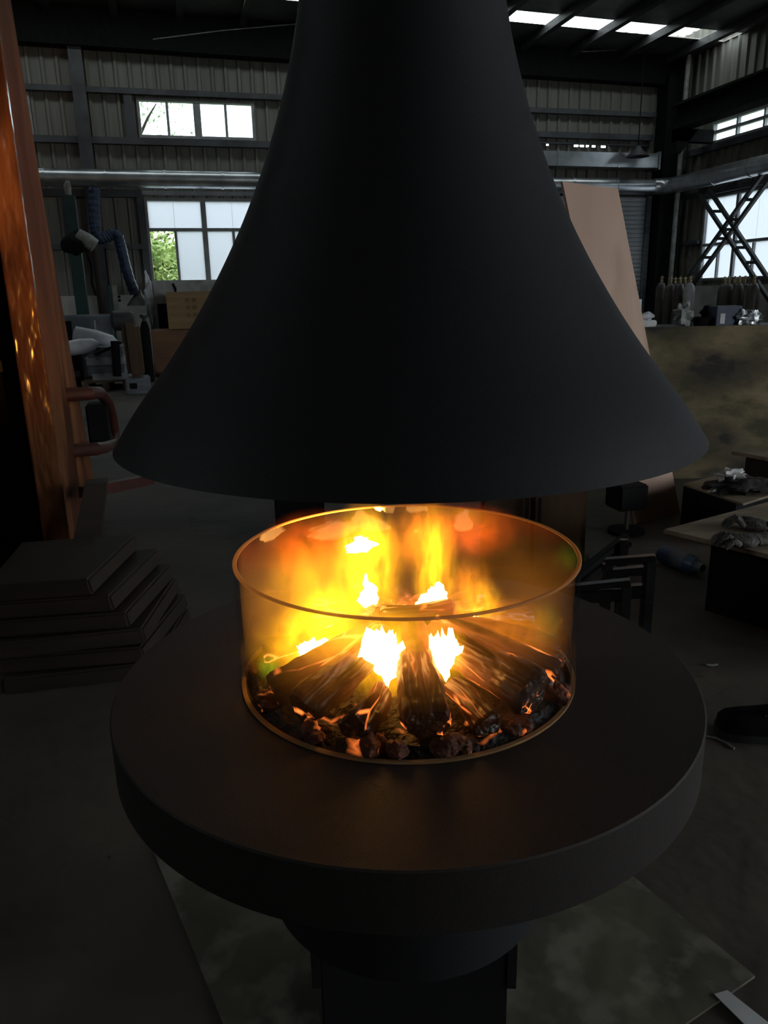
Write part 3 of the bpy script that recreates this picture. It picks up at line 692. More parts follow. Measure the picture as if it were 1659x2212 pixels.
# general mist inside the glass, thicker to the left
def mist_mat():
    m, nt, out = _nodes('mist'); N = nt.nodes; L = nt.links
    tc = N.new('ShaderNodeTexCoord'); sx = N.new('ShaderNodeSeparateXYZ'); L.new(tc.outputs['Object'], sx.inputs[0])
    g = N.new('ShaderNodeMapRange'); g.interpolation_type = 'SMOOTHSTEP'; g.inputs[1].default_value = .22; g.inputs[2].default_value = -.24; g.inputs[3].default_value = .42; g.inputs[4].default_value = 1.0
    L.new(sx.outputs['X'], g.inputs[0])
    nz = N.new('ShaderNodeTexNoise'); nz.inputs['Scale'].default_value = 9; nz.inputs['Detail'].default_value = 2; L.new(tc.outputs['Object'], nz.inputs[0])
    nr = N.new('ShaderNodeMapRange'); nr.inputs[1].default_value = .35; nr.inputs[2].default_value = .7; nr.inputs[3].default_value = .35; nr.inputs[4].default_value = 1
    L.new(nz.outputs['Fac'], nr.inputs[0])
    z = N.new('ShaderNodeMapRange'); z.inputs[1].default_value = .04; z.inputs[2].default_value = .12; z.inputs[3].default_value = .12; z.inputs[4].default_value = 1; L.new(sx.outputs['Z'], z.inputs[0])
    a = N.new('ShaderNodeMath'); a.operation = 'MULTIPLY'; L.new(g.outputs[0], a.inputs[0]); L.new(nr.outputs[0], a.inputs[1])
    b = N.new('ShaderNodeMath'); b.operation = 'MULTIPLY'; L.new(a.outputs[0], b.inputs[0]); L.new(z.outputs[0], b.inputs[1])
    c = N.new('ShaderNodeMath'); c.operation = 'MULTIPLY'; c.inputs[1].default_value = 1.5; L.new(b.outputs[0], c.inputs[0])
    e = N.new('ShaderNodeEmission'); e.inputs[0].default_value = (1, .33, .03, 1); L.new(c.outputs[0], e.inputs[1]); L.new(e.outputs[0], out.inputs['Volume']); M['mist'] = m
mist_mat()
mb = MB(); mb.lathe([(.283, .02), (.283, .222)], 64); mb.disc(.283, .02, 64, up=False); mb.disc(.283, .222, 64)
o = mb.build('glowing_mist', 'mist', loc=(GC.x, GC.y, ZT), rot=(0, 0, RZ)); tag(o, 'thin orange lit mist filling the glass guard', 'mist', kind='stuff')
# added spot in the fire, aimed between table and hood at the left upright
l = bpy.data.lights.new('added_upright_spot', 'SPOT'); l.energy = 170; l.color = (1, .40, .06); l.spot_size = radians(44); l.spot_blend = 1.0; l.shadow_soft_size = .035
lo = bpy.data.objects.new('added_upright_spot', l); COL.objects.link(lo); lo.location = loc(.05, .05, .15)
lo.rotation_mode = 'QUATERNION'; lo.rotation_quaternion = (Vector((-.95, 2.5, 1.72))-lo.location).to_track_quat('-Z', 'Y')

# ================================================================== left foreground machine
t = empty('machine_upright', (-.95, 2.45, 0)); tag(t, 'tall rust red machine upright lit orange', 'machine frame')
o_ = t.location
mb = MB(); yb = lambda z: 3.72-.40*z if z < 1.6 else 3.08-.24*(z-1.6)
zz = [0, .5, 1.0, 1.64, 2.2, 2.9]; vs = []; fs = []
for z in zz: vs += [(-.90-o_.x, 2.44-o_.y, z), (-.90-o_.x, yb(z)-o_.y, z), (-.95-o_.x, yb(z)-o_.y, z), (-.95-o_.x, 2.44-o_.y, z)]
for i in range(len(zz)-1):
    for k in range(4): fs.append((4*i+k, 4*i+(k+1) % 4, 4*i+4+(k+1) % 4, 4*i+4+k))
fs += [(3, 2, 1, 0), tuple(4*(len(zz)-1)+k for k in range(4))]
mb.add(vs, fs); mb.build('side_plate', 'rust_frame', t)
mb = MB(); mb.box(-.055, .055, -.06, -.012, 0, 2.9); mb.build('front_flange', 'filmed_frame', t, bevel=.006)
# guard handle
mb = MB(); pts = [at(*p, x=-.80)-o_ for p in ((190, 850), (214, 848), (232, 864), (242, 900), (247, 935), (246, 958), (228, 966), (205, 970))]
pts = [pts[0]+Vector((-.12, .0, 0))]+pts+[pts[-1]+Vector((-.12, 0, 0))]
mb.tube(pts, .034, 10); mb.build('bent_guard', 'red_paint', t, smooth=True)
q0 = at(228, 872, x=-.80)-o_; mb = MB(); mb.box(q0.x-.12, q0.x, q0.y-.02, q0.y+.15, q0.z-.26, q0.z); mb.build('gear_housing', 'black', t, bevel=.01)
mb = MB(); mb.bar(at(180, 1064, y=2.45)-o_, at(325, 1035, y=2.9)-o_, .05, .05); mb.build('tie_bar', 'red_paint', t)
t = empty('black_machine', (-1.0, 2.7, 0)); tag(t, 'big black machine body left of the rust red upright', 'machine')
mb = MB(); mb.box(-2.2, -.06, .0, 1.3, 0, 2.9); mb.build('housing', 'black', t, bevel=.02)
mb = MB(); mb.box(-2.2, -.12, -.03, 0, 1.0, 1.05); mb.build('seam_strip', 'steel_dark', t)
mb = MB(); mb.box(-1.4, -.25, -.02, 0, .12, .88); mb.build('cover_door', 'black', t, bevel=.005)
# lower leg panel
t = empty('steel_stand', (-.80, 2.15, 0)); tag(t, 'dark tapered steel stand leg between the upright and the plank stack', 'stand')
mb = MB(); a0 = at(196, 1040, y=2.3)-t.location; mb.hexa([(-.14, -.1, 0), (.0, -.1, 0), (.0, .1, 0), (-.14, .1, 0), (a0.x-.02, .1, a0.z), (a0.x+.07, .1, a0.z), (a0.x+.07, .2, a0.z), (a0.x-.02, .2, a0.z)]); mb.build('leg', 'brown_dark', t)
mb = MB(); mb.box(-.18, .04, -.14, .14, 0, .02); mb.build('foot_plate', 'brown_dark', t)
# plank stack
t = empty('plank_stack', (-.62, 1.75, 0)); tag(t, 'stack of dark brown planks with stepped ends left of the table', 'planks')
ends = [(418, 1340), (405, 1300), (392, 1265), (375, 1225), (345, 1178), (300, 1150)]
for i, (px, py) in enumerate(ends):
    e = at(px, py, y=1.9); z0 = i*.068; r = random.Random(i)
    mb = MB(); q = e.x+.62; mb.hexa([(-.42, -.30, z0), (q-.14, -.34, z0), (q, .15, z0), (-.38, .19, z0), (-.42, -.30, z0+.06), (q-.15, -.34, z0+.06), (q-.012, .15, z0+.06), (-.38, .19, z0+.06)])
    mb.build('plank', 'brown_dark', t, bevel=.008, rot=(0, 0, r.uniform(-.05, .05)))

# ================================================================== floor board, strip, bits
t = MB(); u = Vector((.9665, .2566)); v = Vector((.2566, -.9665))
K = Vector((.64, -.22)); pts = [K, K-u*.93, K-u*.93-v*1.0, K-v*1.0]
t.hexa([(p.x, p.y, .0) for p in pts]+[(p.x, p.y, .006) for p in pts]); o = t.build('floor_board', 'plate_board'); tag(o, 'worn grey board lying on the floor under the pedestal', 'board')
mb = MB(); mb.hexa([(.535, -.235, .0075), (.565, -.235, .0075), (.60, -.34, .0075), (.555, -.35, .0075), (.535, -.235, .009), (.565, -.235, .009), (.60, -.34, .009), (.555, -.35, .009)])
tag(mb.build('paper_strip', 'paper'), 'strip of white paper on the floor at the lower right', 'paper')
p = at(1548, 1595, z=.004); mb = MB(); mb.tube([p+Vector((-.035, .03, 0)), p, p+Vector((.012, -.03, 0)), p+Vector((.014, -.06, 0))], .0035, 6); tag(mb.build('wire_scrap', 'motor_grey', smooth=True), 'short scrap of pale wire on the floor right of the table', 'wire')
p = at(1540, 1437, z=.004); mb = MB(); mb.tube([p+Vector((-.02, .01, 0)), p, p+Vector((.02, .0, 0))], .004, 6); tag(mb.build('wire_scrap', 'motor_grey', smooth=True), 'tiny curl of wire on the floor beyond the table edge', 'wire')
# shoe
p = at(1650, 1592, z=0)
t = empty('work_shoe', p, RZ-.2); tag(t, 'dark work shoe on the floor at the right edge', 'shoe')
def shoe(zs, k, m, n):
    mb = MB(); ring = []
    out = [(-.14, 0), (-.135, .035), (-.09, .048), (-.03, .045), (.05, .036), (.12, .036), (.14, .02), (.145, 0)]
    out = out+[(x, -y) for x, y in out[::-1][1:-1]]
    vs = []; 
    for z, sc, dz in zs:
        for x, y in out: vs.append((x*sc if x > 0 or True else x, y*sc, z + (dz*max(0, (x+.02)) if dz else 0)))
    nn = len(out); fs = []
    for i in range(len(zs)-1):
        for q in range(nn): fs.append((i*nn+q, i*nn+(q+1) % nn, (i+1)*nn+(q+1) % nn, (i+1)*nn+q))
    fs += [tuple(range(nn-1, -1, -1)), tuple((len(zs)-1)*nn+q for q in range(nn))]
    mb.add(vs, fs); return mb.build(n, m, t, smooth=True)
shoe([(0, 1.0, 0), (.025, 1.0, 0)], 1, 'rubber', 'sole'); shoe([(.025, .97, 0), (.05, .95, .12), (.07, .82, .25), (.085, .55, .3)], 1, 'black', 'upper')
mb = MB()
for x in (-.01, .02, .05): mb.tube([(x, -.03, .082), (x, 0, .095), (x, .03, .082)], .003, 6)
mb.build('laces', 'steel_dark', t)

# ================================================================== right side: board, benches
t = empty('dirty_board', at(1398, 1035, z=0)); tag(t, 'wide mossy stained plywood panel standing on edge behind the benches', 'board')
o_ = t.location; dv = Vector((RT.x, RT.y, 0)).normalized(); nn = Vector((dv.y, -dv.x, 0))
mb = MB(); mb.slab([Vector((0, 0, 0))+dv*-.35, dv*2.2, dv*2.2+Vector((0, 0, 1.055)), dv*-.35+Vector((0, 0, 1.055))], -nn*.025); mb.build('panel', 'ply_dirty', t)
for s in (.3, 1.6):
    mb = MB(); a = dv*s-nn*.026; mb.bar(a-nn*.03, a-nn*.03+Vector((0, 0, 1.0)), .05, .05, dv); mb.build('rear_post', 'pallet_wood', t)
# pink plywood
BL = at(1370, 1135, z=0); TL = atd(1215, 395, 4.3); TR = atd(1335, 410, 4.6); BR = BL+TR-TL
nr_ = (TL-BL).cross(BR-BL).normalized()
mb = MB(); q = BL; mb.slab([Vector((0, 0, 0)), BR-q, TR-q, TL-q], nr_*.015); o = mb.build('leaning_board', 'ply_pink', loc=q+Vector((0, 0, .006))); tag(o, 'tall pinkish plywood board leaning to the left behind the hood', 'board')
# low bench with gloves
def bench(name, K, u, v, la, lb, z, th, topm, bodym, label, inset=.12, body_z=None):
    t = empty(name, (K.x, K.y, 0)); tag(t, label, 'bench'); u = Vector((*u, 0)).normalized(); v = Vector((*v, 0)).normalized()
    c = [Vector((0, 0, z-th)), u*la+Vector((0, 0, z-th)), u*la+v*lb+Vector((0, 0, z-th)), v*lb+Vector((0, 0, z-th))]
    mb = MB(); mb.slab(c, (0, 0, th)); mb.build('bench_top', topm, t, bevel=.004)
    mb = MB(); c = [u*inset+v*inset, u*(la-.05)+v*inset, u*(la-.05)+v*(lb-.05), u*inset+v*(lb-.05)]; mb.slab([q for q in c], (0, 0, z-th-.002)); mb.build('bench_body', bodym, t)
    return t
b1 = bench('low_bench', at(1432, 1143, z=.35), (.955, .295), (.40, -.915), 1.0, .9, .35, .018, 'bench_wood', 'black', 'low black bench with a pale board top carrying gloves', inset=.13)
b2 = bench('low_bench', at(1475, 1045, z=.25), (.93, .36), (.05, -1), .50, .46, .25, .012, 'bench_wood', 'black', 'low black platform with pale top holding a dark cloth', inset=.004)
b3 = bench('low_bench', at(1578, 985, z=.33), (.95, -.2), (.25, -.95), .9, .28, .36, .02, 'bench_wood', 'brown_dark', 'pale board top at the right edge in front of the stained panel', inset=.05)
# gloves
def glove(px, py, rz, label, seed, z0=.35):
    p = at(px, py, z=z0); t = empty('work_glove', p, rz); tag(t, label, 'glove', 'work gloves on the bench')
    r = random.Random(seed); mb = MB()
    mb.blob((0, 0, .022), (.062, .048, .024), .12, 1.6, seed, 20, 12, flat=-.020); mb.build('palm', 'glove_fabric', t, smooth=True)
    for k in range(4):
        y = -.036+.024*k; c = r.uniform(.012, .03); L = (.070, .082, .078, .062)[k]
        mb = MB(); mb.tube([(-.045, y*.9, .022), (-.045-L*.45, y*1.15, .026+c), (-.045-L*.8, y*1.25, .02+c*.5), (-.045-L, y*1.3, .014)], [.0125, .013, .0125, .007], 10); mb.build('finger', 'glove_fabric', t, smooth=True)
    mb = MB(); mb.tube([(.01, .035, .02), (-.015, .065, .026), (-.045, .082, .022), (-.062, .085, .016)], [.014, .0145, .013, .008], 10); mb.build('thumb', 'glove_fabric', t, smooth=True)
    mb = MB(); mb.tube([(.045, 0, .022), (.075, 0, .024), (.11, 0, .024)], [.030, .032, .036], 14); o = mb.build('cuff', 'cloth_grey', t, smooth=True); o.scale = (1, 1.25, .68); o.location = (0, 0, .0065)
glove(1606, 1180, RZ+.25, 'grey knitted work glove at the front of the low bench', 1)
glove(1632, 1146, RZ-.35, 'paler work glove lying behind the front one on the low bench', 2)
# cloth pile on platform
p = at(1590, 1062, z=.25); t = empty('cloth_bundle', p); tag(t, 'bundle of dark clothes with white rag on the platform', 'clothes')
mb = MB(); mb.blob((0, 0, .035), (.15, .10, .05), .5, 2.0, 3, 24, 14, flat=-.034); mb.blob((.09, -.03, .02), (.14, .08, .035), .4, 2.2, 6, 24, 14, flat=-.019); mb.build('dark_cloth', 'cloth_dark', t, smooth=True)
mb = MB(); mb.blob((-.02, .02, .085), (.07, .045, .03), .6, 2.6, 8, 20, 12); mb.blob((-.13, .0, .015), (.04, .022, .014), .5, 2.6, 5, 16, 10, flat=-.014); mb.build('white_rag', 'paper', t, smooth=True)
# bottle on the floor
a = at(1446, 1202, z=.045); b = at(1500, 1222, z=.045)
t = empty('plastic_bottle', ((a.x+b.x)/2, (a.y+b.y)/2, 0)); tag(t, 'blue plastic bottle lying on the floor by the low bench', 'bottle')
d = (b-a).normalized(); o_ = t.location
mb = MB(); c = Vector((0, 0, .047)); mb.tube([c-d*.13, c-d*.12, c-d*.05, c+d*.05, c+d*.085], [.034, .045, .045, .045, .036], 18); mb.build('body', 'blue_plastic', t, smooth=True)
mb = MB(); mb.tube([c+d*.085, c+d*.10, c+d*.125], [.036, .022, .02], 14); mb.build('neck', 'sheet_grey', t, smooth=True)
mb = MB(); mb.tube([c-d*.04, c+d*.04], .0458, 18); mb.build('label_band', 'cabinet_grey', t, smooth=True)
# welded black steel frames behind the table
def frame(label, bars, d, wd=.02):
    P = atd(*bars[0][0], d); t = empty('welded_stand', (P.x, P.y, 0)); tag(t, label, 'metal frame', 'black welded frames behind the table')
    for bx in bars:
        (a, b) = bx[:2]; w_ = bx[2] if len(bx) > 2 else wd; dd = bx[3] if len(bx) > 3 else (d, d)
        mb = MB(); A = atd(*a, dd[0])-t.location; B = atd(*b, dd[1])-t.location
        if abs(a[0]-b[0]) < 12: B = Vector((A.x, A.y, 0))
        mb.bar(A, B, .035, w_, DIRC if abs(a[0]-b[0]) < 12 else (0, 0, 1)); mb.build('frame_bar', 'black_gloss', t, bevel=.003)
frame('black square welded frame right of the glass', [((1308, 1213), (1416, 1205), .025), ((1312, 1217), (1308, 1345), .03), ((1404, 1210), (1398, 1368), .045), ((1312, 1238), (1404, 1230), .03), ((1312, 1280), (1402, 1275), .05), ((1345, 1240), (1343, 1330), .025)], 2.75)
frame('lower black welded frame next to the glass', [((1215, 1272), (1362, 1257), .022), ((1350, 1262), (1345, 1400), .05), ((1220, 1292), (1350, 1282), .04), ((1230, 1275), (1226, 1390), .03)], 2.5)
frame('slanting black steel channel behind the glass', [((1195, 1285), (1355, 1158), .03, (2.9, 3.1)), ((1200, 1300), (1360, 1172), .02, (2.9, 3.1)), ((1348, 1165), (1340, 1330), .03, (3.05, 3.05)), ((1262, 1235), (1255, 1350), .03, (3.0, 3.0))], 3.0)
# things seen between hood and glass
def crate(name, x0, x1, ytop, ybot, depth, m, label, cat, dist=None):
    a = at((x0+x1)/2, ybot, z=0) if dist is None else atd((x0+x1)/2, ybot, dist)
    L = hypot(a.x-CAM.x, a.y-CAM.y); p0, p1 = atd(x0, ytop, L), atd(x1, ytop, L)
    t = empty(name, (a.x, a.y, 0)); tag(t, label, cat); o_ = t.location
    dx = Vector((p1.x-p0.x, p1.y-p0.y, 0)); dy = Vector((-dx.y, dx.x, 0)).normalized()*depth; q0 = Vector((p0.x, p0.y, 0))-o_
    mb = MB(); mb.slab([q0, q0+dx, q0+dx+dy, q0+dy], (0, 0, p0.z)); mb.build('body', m, t, bevel=.006)
    return t, q0, dx, dy, p0.z
t, q0, dx, dy, z = crate('brown_cabinet', 1040, 1272, 1020, 1245, .45, 'brown_cab', 'brown wooden cabinet behind the right of the fire', 'cabinet')
for k in (0, 1):
    mb = MB(); a = q0+dx*(.04+.48*k)-dy.normalized()*.016; mb.slab([a+Vector((0, 0, .06)), a+dx*.44+Vector((0, 0, .06)), a+dx*.44+dy.normalized()*.014+Vector((0, 0, .06)), a+dy.normalized()*.014+Vector((0, 0, .06))], (0, 0, z-.12)); dr = mb.build('door', 'brown_cab', t)
    mb = MB(); h = a+dx*(.40-.36*k)-dy.normalized()*.02+Vector((0, 0, z*.55)); mb.bar(h, h+Vector((0, 0, .12)), .015, .012, DIRC); mb.build('handle', 'black', dr)
t, q0, dx, dy, z = crate('black_trolley', 592, 700, 1075, 1190, .5, 'black', 'black trolley behind the left of the glass', 'trolley')
mb = MB(); mb.slab([q0-dx*.12+Vector((0, 0, z)), q0+dx*1.12+Vector((0, 0, z)), q0+dx*1.12+dy+Vector((0, 0, z)), q0-dx*.12+dy+Vector((0, 0, z))], (0, 0, .03)); mb.build('top', 'black', t, bevel=.005)
t = empty('tool_stand', at(1352, 1150, z=0)); tag(t, 'black box on a thin pole in front of the leaning board', 'stand'); o_ = t.location; L = hypot(o_.x-CAM.x, o_.y-CAM.y)
a = atd(1312, 1040, L)-o_; b = atd(1392, 1098, L)-o_
mb = MB(); mb.box(a.x, b.x, -.08, .08, b.z, a.z); mb.build('box', 'black', t, bevel=.01)
mb = MB(); mb.tube([(0, 0, .02), (0, 0, b.z)], .012, 8); mb.build('pole', 'motor_grey', t)
mb = MB(); mb.tube([(0, 0, 0), (0, 0, .02)], .1, 16); mb.build('foot', 'black', t)

# ================================================================== far right: bench with things, gas cylinders
t = empty('long_bench', atd(1530, 700, 9.2)); t.location.z = 0; tag(t, 'long dark workbench behind the stained panel', 'bench')
o_ = t.location; BZ = .90
a = atd(1370, 700, 9.0)-o_; b = atd(1720, 700, 9.6)-o_; dx = Vector((b.x-a.x, b.y-a.y, 0)); dy = Vector((-dx.y, dx.x, 0)).normalized(); A0 = Vector((a.x, a.y, 0))
mb = MB(); mb.slab([A0+Vector((0, 0, BZ-.04)), A0+dx+Vector((0, 0, BZ-.04)), A0+dx+dy*.8+Vector((0, 0, BZ-.04)), A0+dy*.8+Vector((0, 0, BZ-.04))], (0, 0, .04)); mb.build('bench_top', 'steel_dark', t)
for s, q in ((.03, .05), (.97, .05), (.97, .75), (.03, .75)):
    mb = MB(); p = A0+dx*s+dy*q; mb.bar(p, p+Vector((0, 0, BZ-.04)), .06, .06, DIRC); mb.build('leg', 'steel_dark', t)
def on_bench(px, back=.3):
    p = Vector(o_)+A0; f = (px-1370)/350.0; q = p+dx*f+dy*back; return Vector((q.x, q.y, BZ))
PXM = 9.3/1650
t = empty('paper_stack', on_bench(1408)); tag(t, 'stack of white paper and plastic on the workbench by the leaning board', 'paper')
mb = MB(); mb.box(-.11, .12, -.08, .08, 0, .07); mb.build('sheets', 'paper', t, bevel=.012)
mb = MB(); mb.hexa([(-.11, -.02, .07), (-.05, -.02, .07), (-.05, .02, .07), (-.11, .02, .07), (-.09, -.02, .30), (-.06, -.02, .30), (-.06, .02, .30), (-.09, .02, .30)]); mb.blob((.02, 0, .10), (.09, .06, .05), .4, 2, 2, 16, 10); mb.build('crumpled_wrap', 'plastic_white', t, smooth=True)
mb = MB(); mb.blob((0, 0, .10), (.10, .08, .12), .55, 2.2, 4, 22, 14, flat=-.10); tag(mb.build('plastic_bag', 'plastic_grey', smooth=True, loc=on_bench(1496)), 'crumpled pale grey bag on the workbench', 'bag')
t = empty('black_tub', on_bench(1536)); tag(t, 'shiny black tub with upturned lid on the workbench', 'tub')
mb = MB(); mb.lathe([(.07, 0), (.13, .09), (.135, .095), (.12, .095), (.065, .01)], 24); mb.disc(.066, .006, 24); mb.build('tub', 'black_gloss', t, smooth=True)
mb = MB(); mb.blob((.10, .03, .14), (.09, .05, .07), .4, 2, 5, 16, 10); mb.build('lid', 'black', t, smooth=True)
t = empty('blue_box', on_bench(1582)); tag(t, 'dark blue box with a white label on the workbench', 'box')
mb = MB(); mb.box(-.15, .18, -.1, .1, 0, .21); mb.build('body', 'blue_hose', t, bevel=.006)
mb = MB(); mb.hexa([(-.10, -.102, .02), (-.04, -.102, .02), (-.04, -.1, .02), (-.10, -.1, .02), (-.10, -.102, .13), (-.04, -.102, .13), (-.04, -.1, .13), (-.10, -.1, .13)]); mb.build('label', 'paper', t)
for k, (px, s) in enumerate(((1622, .085), (1642, .09), (1658, .08))):
    mb = MB(); mb.blob((0, 0, s*.8), (s, s*.8, s*.9), .5, 2.3, 20+k, 18, 12, flat=-s*.8)
    tag(mb.build('foil_bag', 'galv', smooth=True, loc=on_bench(px, .25+.04*k)), ('silver blue crumpled bag next to the blue box', 'middle one of the three silver crumpled bags', 'silver crumpled bag at the right end of the workbench')[k], 'bag', 'silver bags on the workbench')
def cylinder_proto(px, xx, h, m, label, group):
    p = at(px, 640, x=xx); t = empty('gas_cylinder', (p.x, p.y, 0)); tag(t, label, 'gas cylinder', group)
    mb = MB(); R = .115; mb.lathe([(R*.9, 0), (R, .03), (R, h-.30), (R*.9, h-.24), (R*.6, h-.17), (R*.32, h-.14)], 18); mb.disc(R*.9, 0, 18, up=False); mb.build('body', m, t, smooth=True)
    mb = MB(); mb.lathe([(.036, h-.14), (.036, h-.08), (.02, h-.07), (.02, h), (.0, h)], 10); mb.bar((-.04, 0, h-.04), (.05, 0, h-.04), .02, .02); v_ = mb.build('valve', 'brass', t, smooth=True)
    mb = MB(); mb.lathe([(R*.33, h-.142), (R*.62, h-.172), (R*.63, h-.18), (R*.34, h-.15)], 18, loop=True); mb.build('shoulder_ring', 'cyl_grey', t, smooth=True)
    return t
L1 = ['leftmost dark gas cylinder beside the corner column', 'second gas cylinder of the group left of the tall window', 'third gas cylinder of the group left of the tall window', 'fourth gas cylinder of the group left of the tall window', 'fifth gas cylinder of the group left of the tall window', 'light grey gas cylinder at the right of the left group']
for i, px in enumerate((1427, 1446, 1456, 1466, 1477, 1488)):
    cylinder_proto(px, 10.15 if i in (1, 3, 5) else 10.45, 1.56 if i else 1.60, 'cyl_grey' if i == 5 else 'cyl_brown', L1[i], 'gas cylinders left of the tall window')
L2 = ['leftmost gas cylinder below the tall window', 'second gas cylinder below the tall window', 'third gas cylinder below the tall window', 'fourth gas cylinder below the tall window', 'fifth gas cylinder below the tall window', 'rightmost gas cylinder below the tall window']
for i, px in enumerate((1562, 1571, 1584, 1594, 1606, 1626)):
    cylinder_proto(px, 10.5 if i % 2 else 10.8, 1.53, 'cyl_brown', L2[i], 'gas cylinders below the tall window')

# ================================================================== far left: workshop clutter
def rect(px0, py0, px1, py1, y):
    a = at(px0, py0, y=y); b = at(px1, py1, y=y); return a.x, b.x, b.z, a.z
def boxthing(name, px, y, d, m, label, cat, floor=False, bevel=.01):
    x0, x1, z0, z1 = rect(*px, y); z0 = 0 if floor else z0
    t = empty(name, ((x0+x1)/2, y+d/2, z0)); tag(t, label, cat)
    mb = MB(); mb.box(-(x1-x0)/2, (x1-x0)/2, -d/2, d/2, 0, z1-z0); mb.build('body', m, t, bevel=bevel)
    return t, (x1-x0)/2, d/2, z1-z0
# teal column machine
x0, x1, z0, z1 = rect(150, 425, 178, 700, 13.6)
t = empty('pillar_machine', ((x0+x1)/2, 13.7, 0)); tag(t, 'teal pillar machine with a pale motor head by the end wall', 'machine')
mb = MB(); mb.box(-.10, .10, -.08, .08, 0, 3.05); mb.build('pillar', 'teal', t, bevel=.01)
mb = MB(); mb.tube([(0, 0, 3.05), (0, 0, 3.2), (.02, 0, 3.28)], [.05, .06, .03], 10); mb.build('pulley', 'motor_grey', t, smooth=True)
mb = MB(); mb.blob((0, -.12, 2.25), (.22, .16, .17), .15, 1.6, 2, 18, 12); mb.build('drive_head', 'black', t, smooth=True)
mb = MB(); mb.tube([(.08, -.14, 2.42), (.24, -.14, 2.30), (.34, -.14, 2.22)], [.10, .13, .12], 14); mb.build('motor', 'motor_grey', t, smooth=True)
mb = MB(); mb.tube([(.18, -.1, 2.2), (.24, -.1, 1.9), (.22, -.1, 1.6), (.26, -.1, 1.4)], .02, 6); mb.build('cable', 'black', t)
mb = MB(); mb.box(-.25, .25, -.2, .2, 0, .06); mb.build('base_plate', 'teal', t)
# blue extraction arm
t = empty('extraction_arm', at(204, 412, y=15.3)); tag(t, 'dark blue flexible fume extraction hose hanging from the duct', 'hose'); o_ = t.location
hp = [(204, 405), (204, 440), (203, 475), (207, 500), (218, 518), (233, 512), (246, 504), (256, 512), (262, 535), (270, 570), (280, 605), (292, 635)]
P = [at(*p, y=15.1)-o_ for p in hp]
fine = []
for i in range(len(P)-1):
    for k in range(5): fine.append(P[i].lerp(P[i+1], k/5))
fine.append(P[-1])
mb = MB(); mb.tube(fine, [.095+.010*(i % 2) for i in range(len(fine))], 12); mb.build('hose', 'blue_hose', t)
e = P[-1]; mb = MB(); mb.lathe([(.07, .14), (.08, .05), (.22, -.13), (.23, -.15)], 18, c=(e.x+.05, e.y)); o = mb.build('suction_cone', 'steel_dark', t, smooth=True); o.location = (0, 0, e.z-.07)
mb = MB(); mb.tube([(.03, 0, .1), (.03, .2, -.4), (.03, .1, -.75)], .03, 8); mb.build('support_rod', 'steel_dark', t)
# brown pipe
mb = MB(); p = at(220, 640, y=15.5); mb.tube([(p.x, 15.5, 0), (p.x-.03, 15.5, 2.4)], .065, 12); tag(mb.build('brown_pipe', 'brown_dark', smooth=True), 'brown vertical pipe in front of the white lower wall', 'pipe')
# control panel
t, hw, hd, hh = boxthing('control_panel', (240, 616, 258, 682), 13.4, .08, 'motor_grey', 'pale narrow control panel on a green post', 'panel')
mb = MB(); mb.box(-hw-.05, -hw-.005, -.04, .04, -t.location.z, hh); mb.box(-hw-.05, hw+.04, -.04, .04, -.05, -.01); mb.box(hw, hw+.04, -.04, .04, -t.location.z, -.05); mb.build('post', 'teal', t)
for k in range(2):
    mb = MB(); mb.tube([(hw+.005, -.02, hh*(.62-.12*k)), (hw+.05, -.02, hh*(.62-.12*k))], .022, 8); mb.build('button', 'black', t)
# grey cabinet
t, hw, hd, hh = boxthing('grey_cabinet', (120, 686, 252, 800), 12.9, .5, 'cabinet_grey', 'dark grey blue steel cabinet behind the white wrapped rolls', 'cabinet', floor=True)
mb = MB(); mb.box(-hw-.02, hw+.02, -hd-.02, hd+.02, hh, hh+.03); mb.build('top', 'sheet_grey', t)
mb = MB(); mb.box(-hw*.98, -.2, -hd-.012, -hd, .08, hh-.06); mb.build('door', 'black', t)
mb = MB(); mb.box(.16, .185, -hd-.015, -hd, .08, hh-.06); mb.build('edge_strip', 'sheet_light', t)
# pallet + sheet stack + rolls
YP = 11.2
x0, x1, z0, z1 = rect(176, 825, 282, 846, YP)
t = empty('wooden_pallet', ((x0+x1)/2, YP+.5, 0)); tag(t, 'wooden pallet under the grey sheet stack', 'pallet'); hw = (x1-x0)/2
for k in range(5):
    mb = MB(); y = -.48+.24*k; mb.box(-hw, hw, y-.05, y+.05, .12, .145); mb.build('deck_board', 'pallet_wood', t)
for k in (-1, 0, 1):
    mb = MB(); mb.box(k*(hw-.05)-.05, k*(hw-.05)+.05, -.52, .52, 0, .119); mb.build('bearer', 'pallet_wood', t)
PZ = .146
stk = [(200, 279, 828, 815, 'sheet_light', 'pale bottom sheet of the stack on the pallet'), (190, 268, 815, 798, 'sheet_grey', 'grey second layer of the stack on the pallet'), (187, 266, 798, 784, 'sheet_light', 'light grey third layer of the stack on the pallet'), (190, 264, 784, 764, 'sheet_grey', 'dark grey top layer of the stack on the pallet')]
z = PZ
for px0, px1, pyb, pyt, m, lab in stk:
    a = at(px0, pyb, y=YP); b = at(px1, pyt, y=YP); h = (pyb-pyt)/1650*12.7
    mb = MB(); mb.box(-(b.x-a.x)/2, (b.x-a.x)/2, -.42, .42, 0, h-.012); mb.box(-(b.x-a.x)/2-.015, (b.x-a.x)/2+.015, -.435, .435, h-.012, h-.001)
    tag(mb.build('metal_box', m, loc=((a.x+b.x)/2, YP+.5, z)), lab, 'metal box', 'boxes stacked on the pallet'); z += h
ZS = z
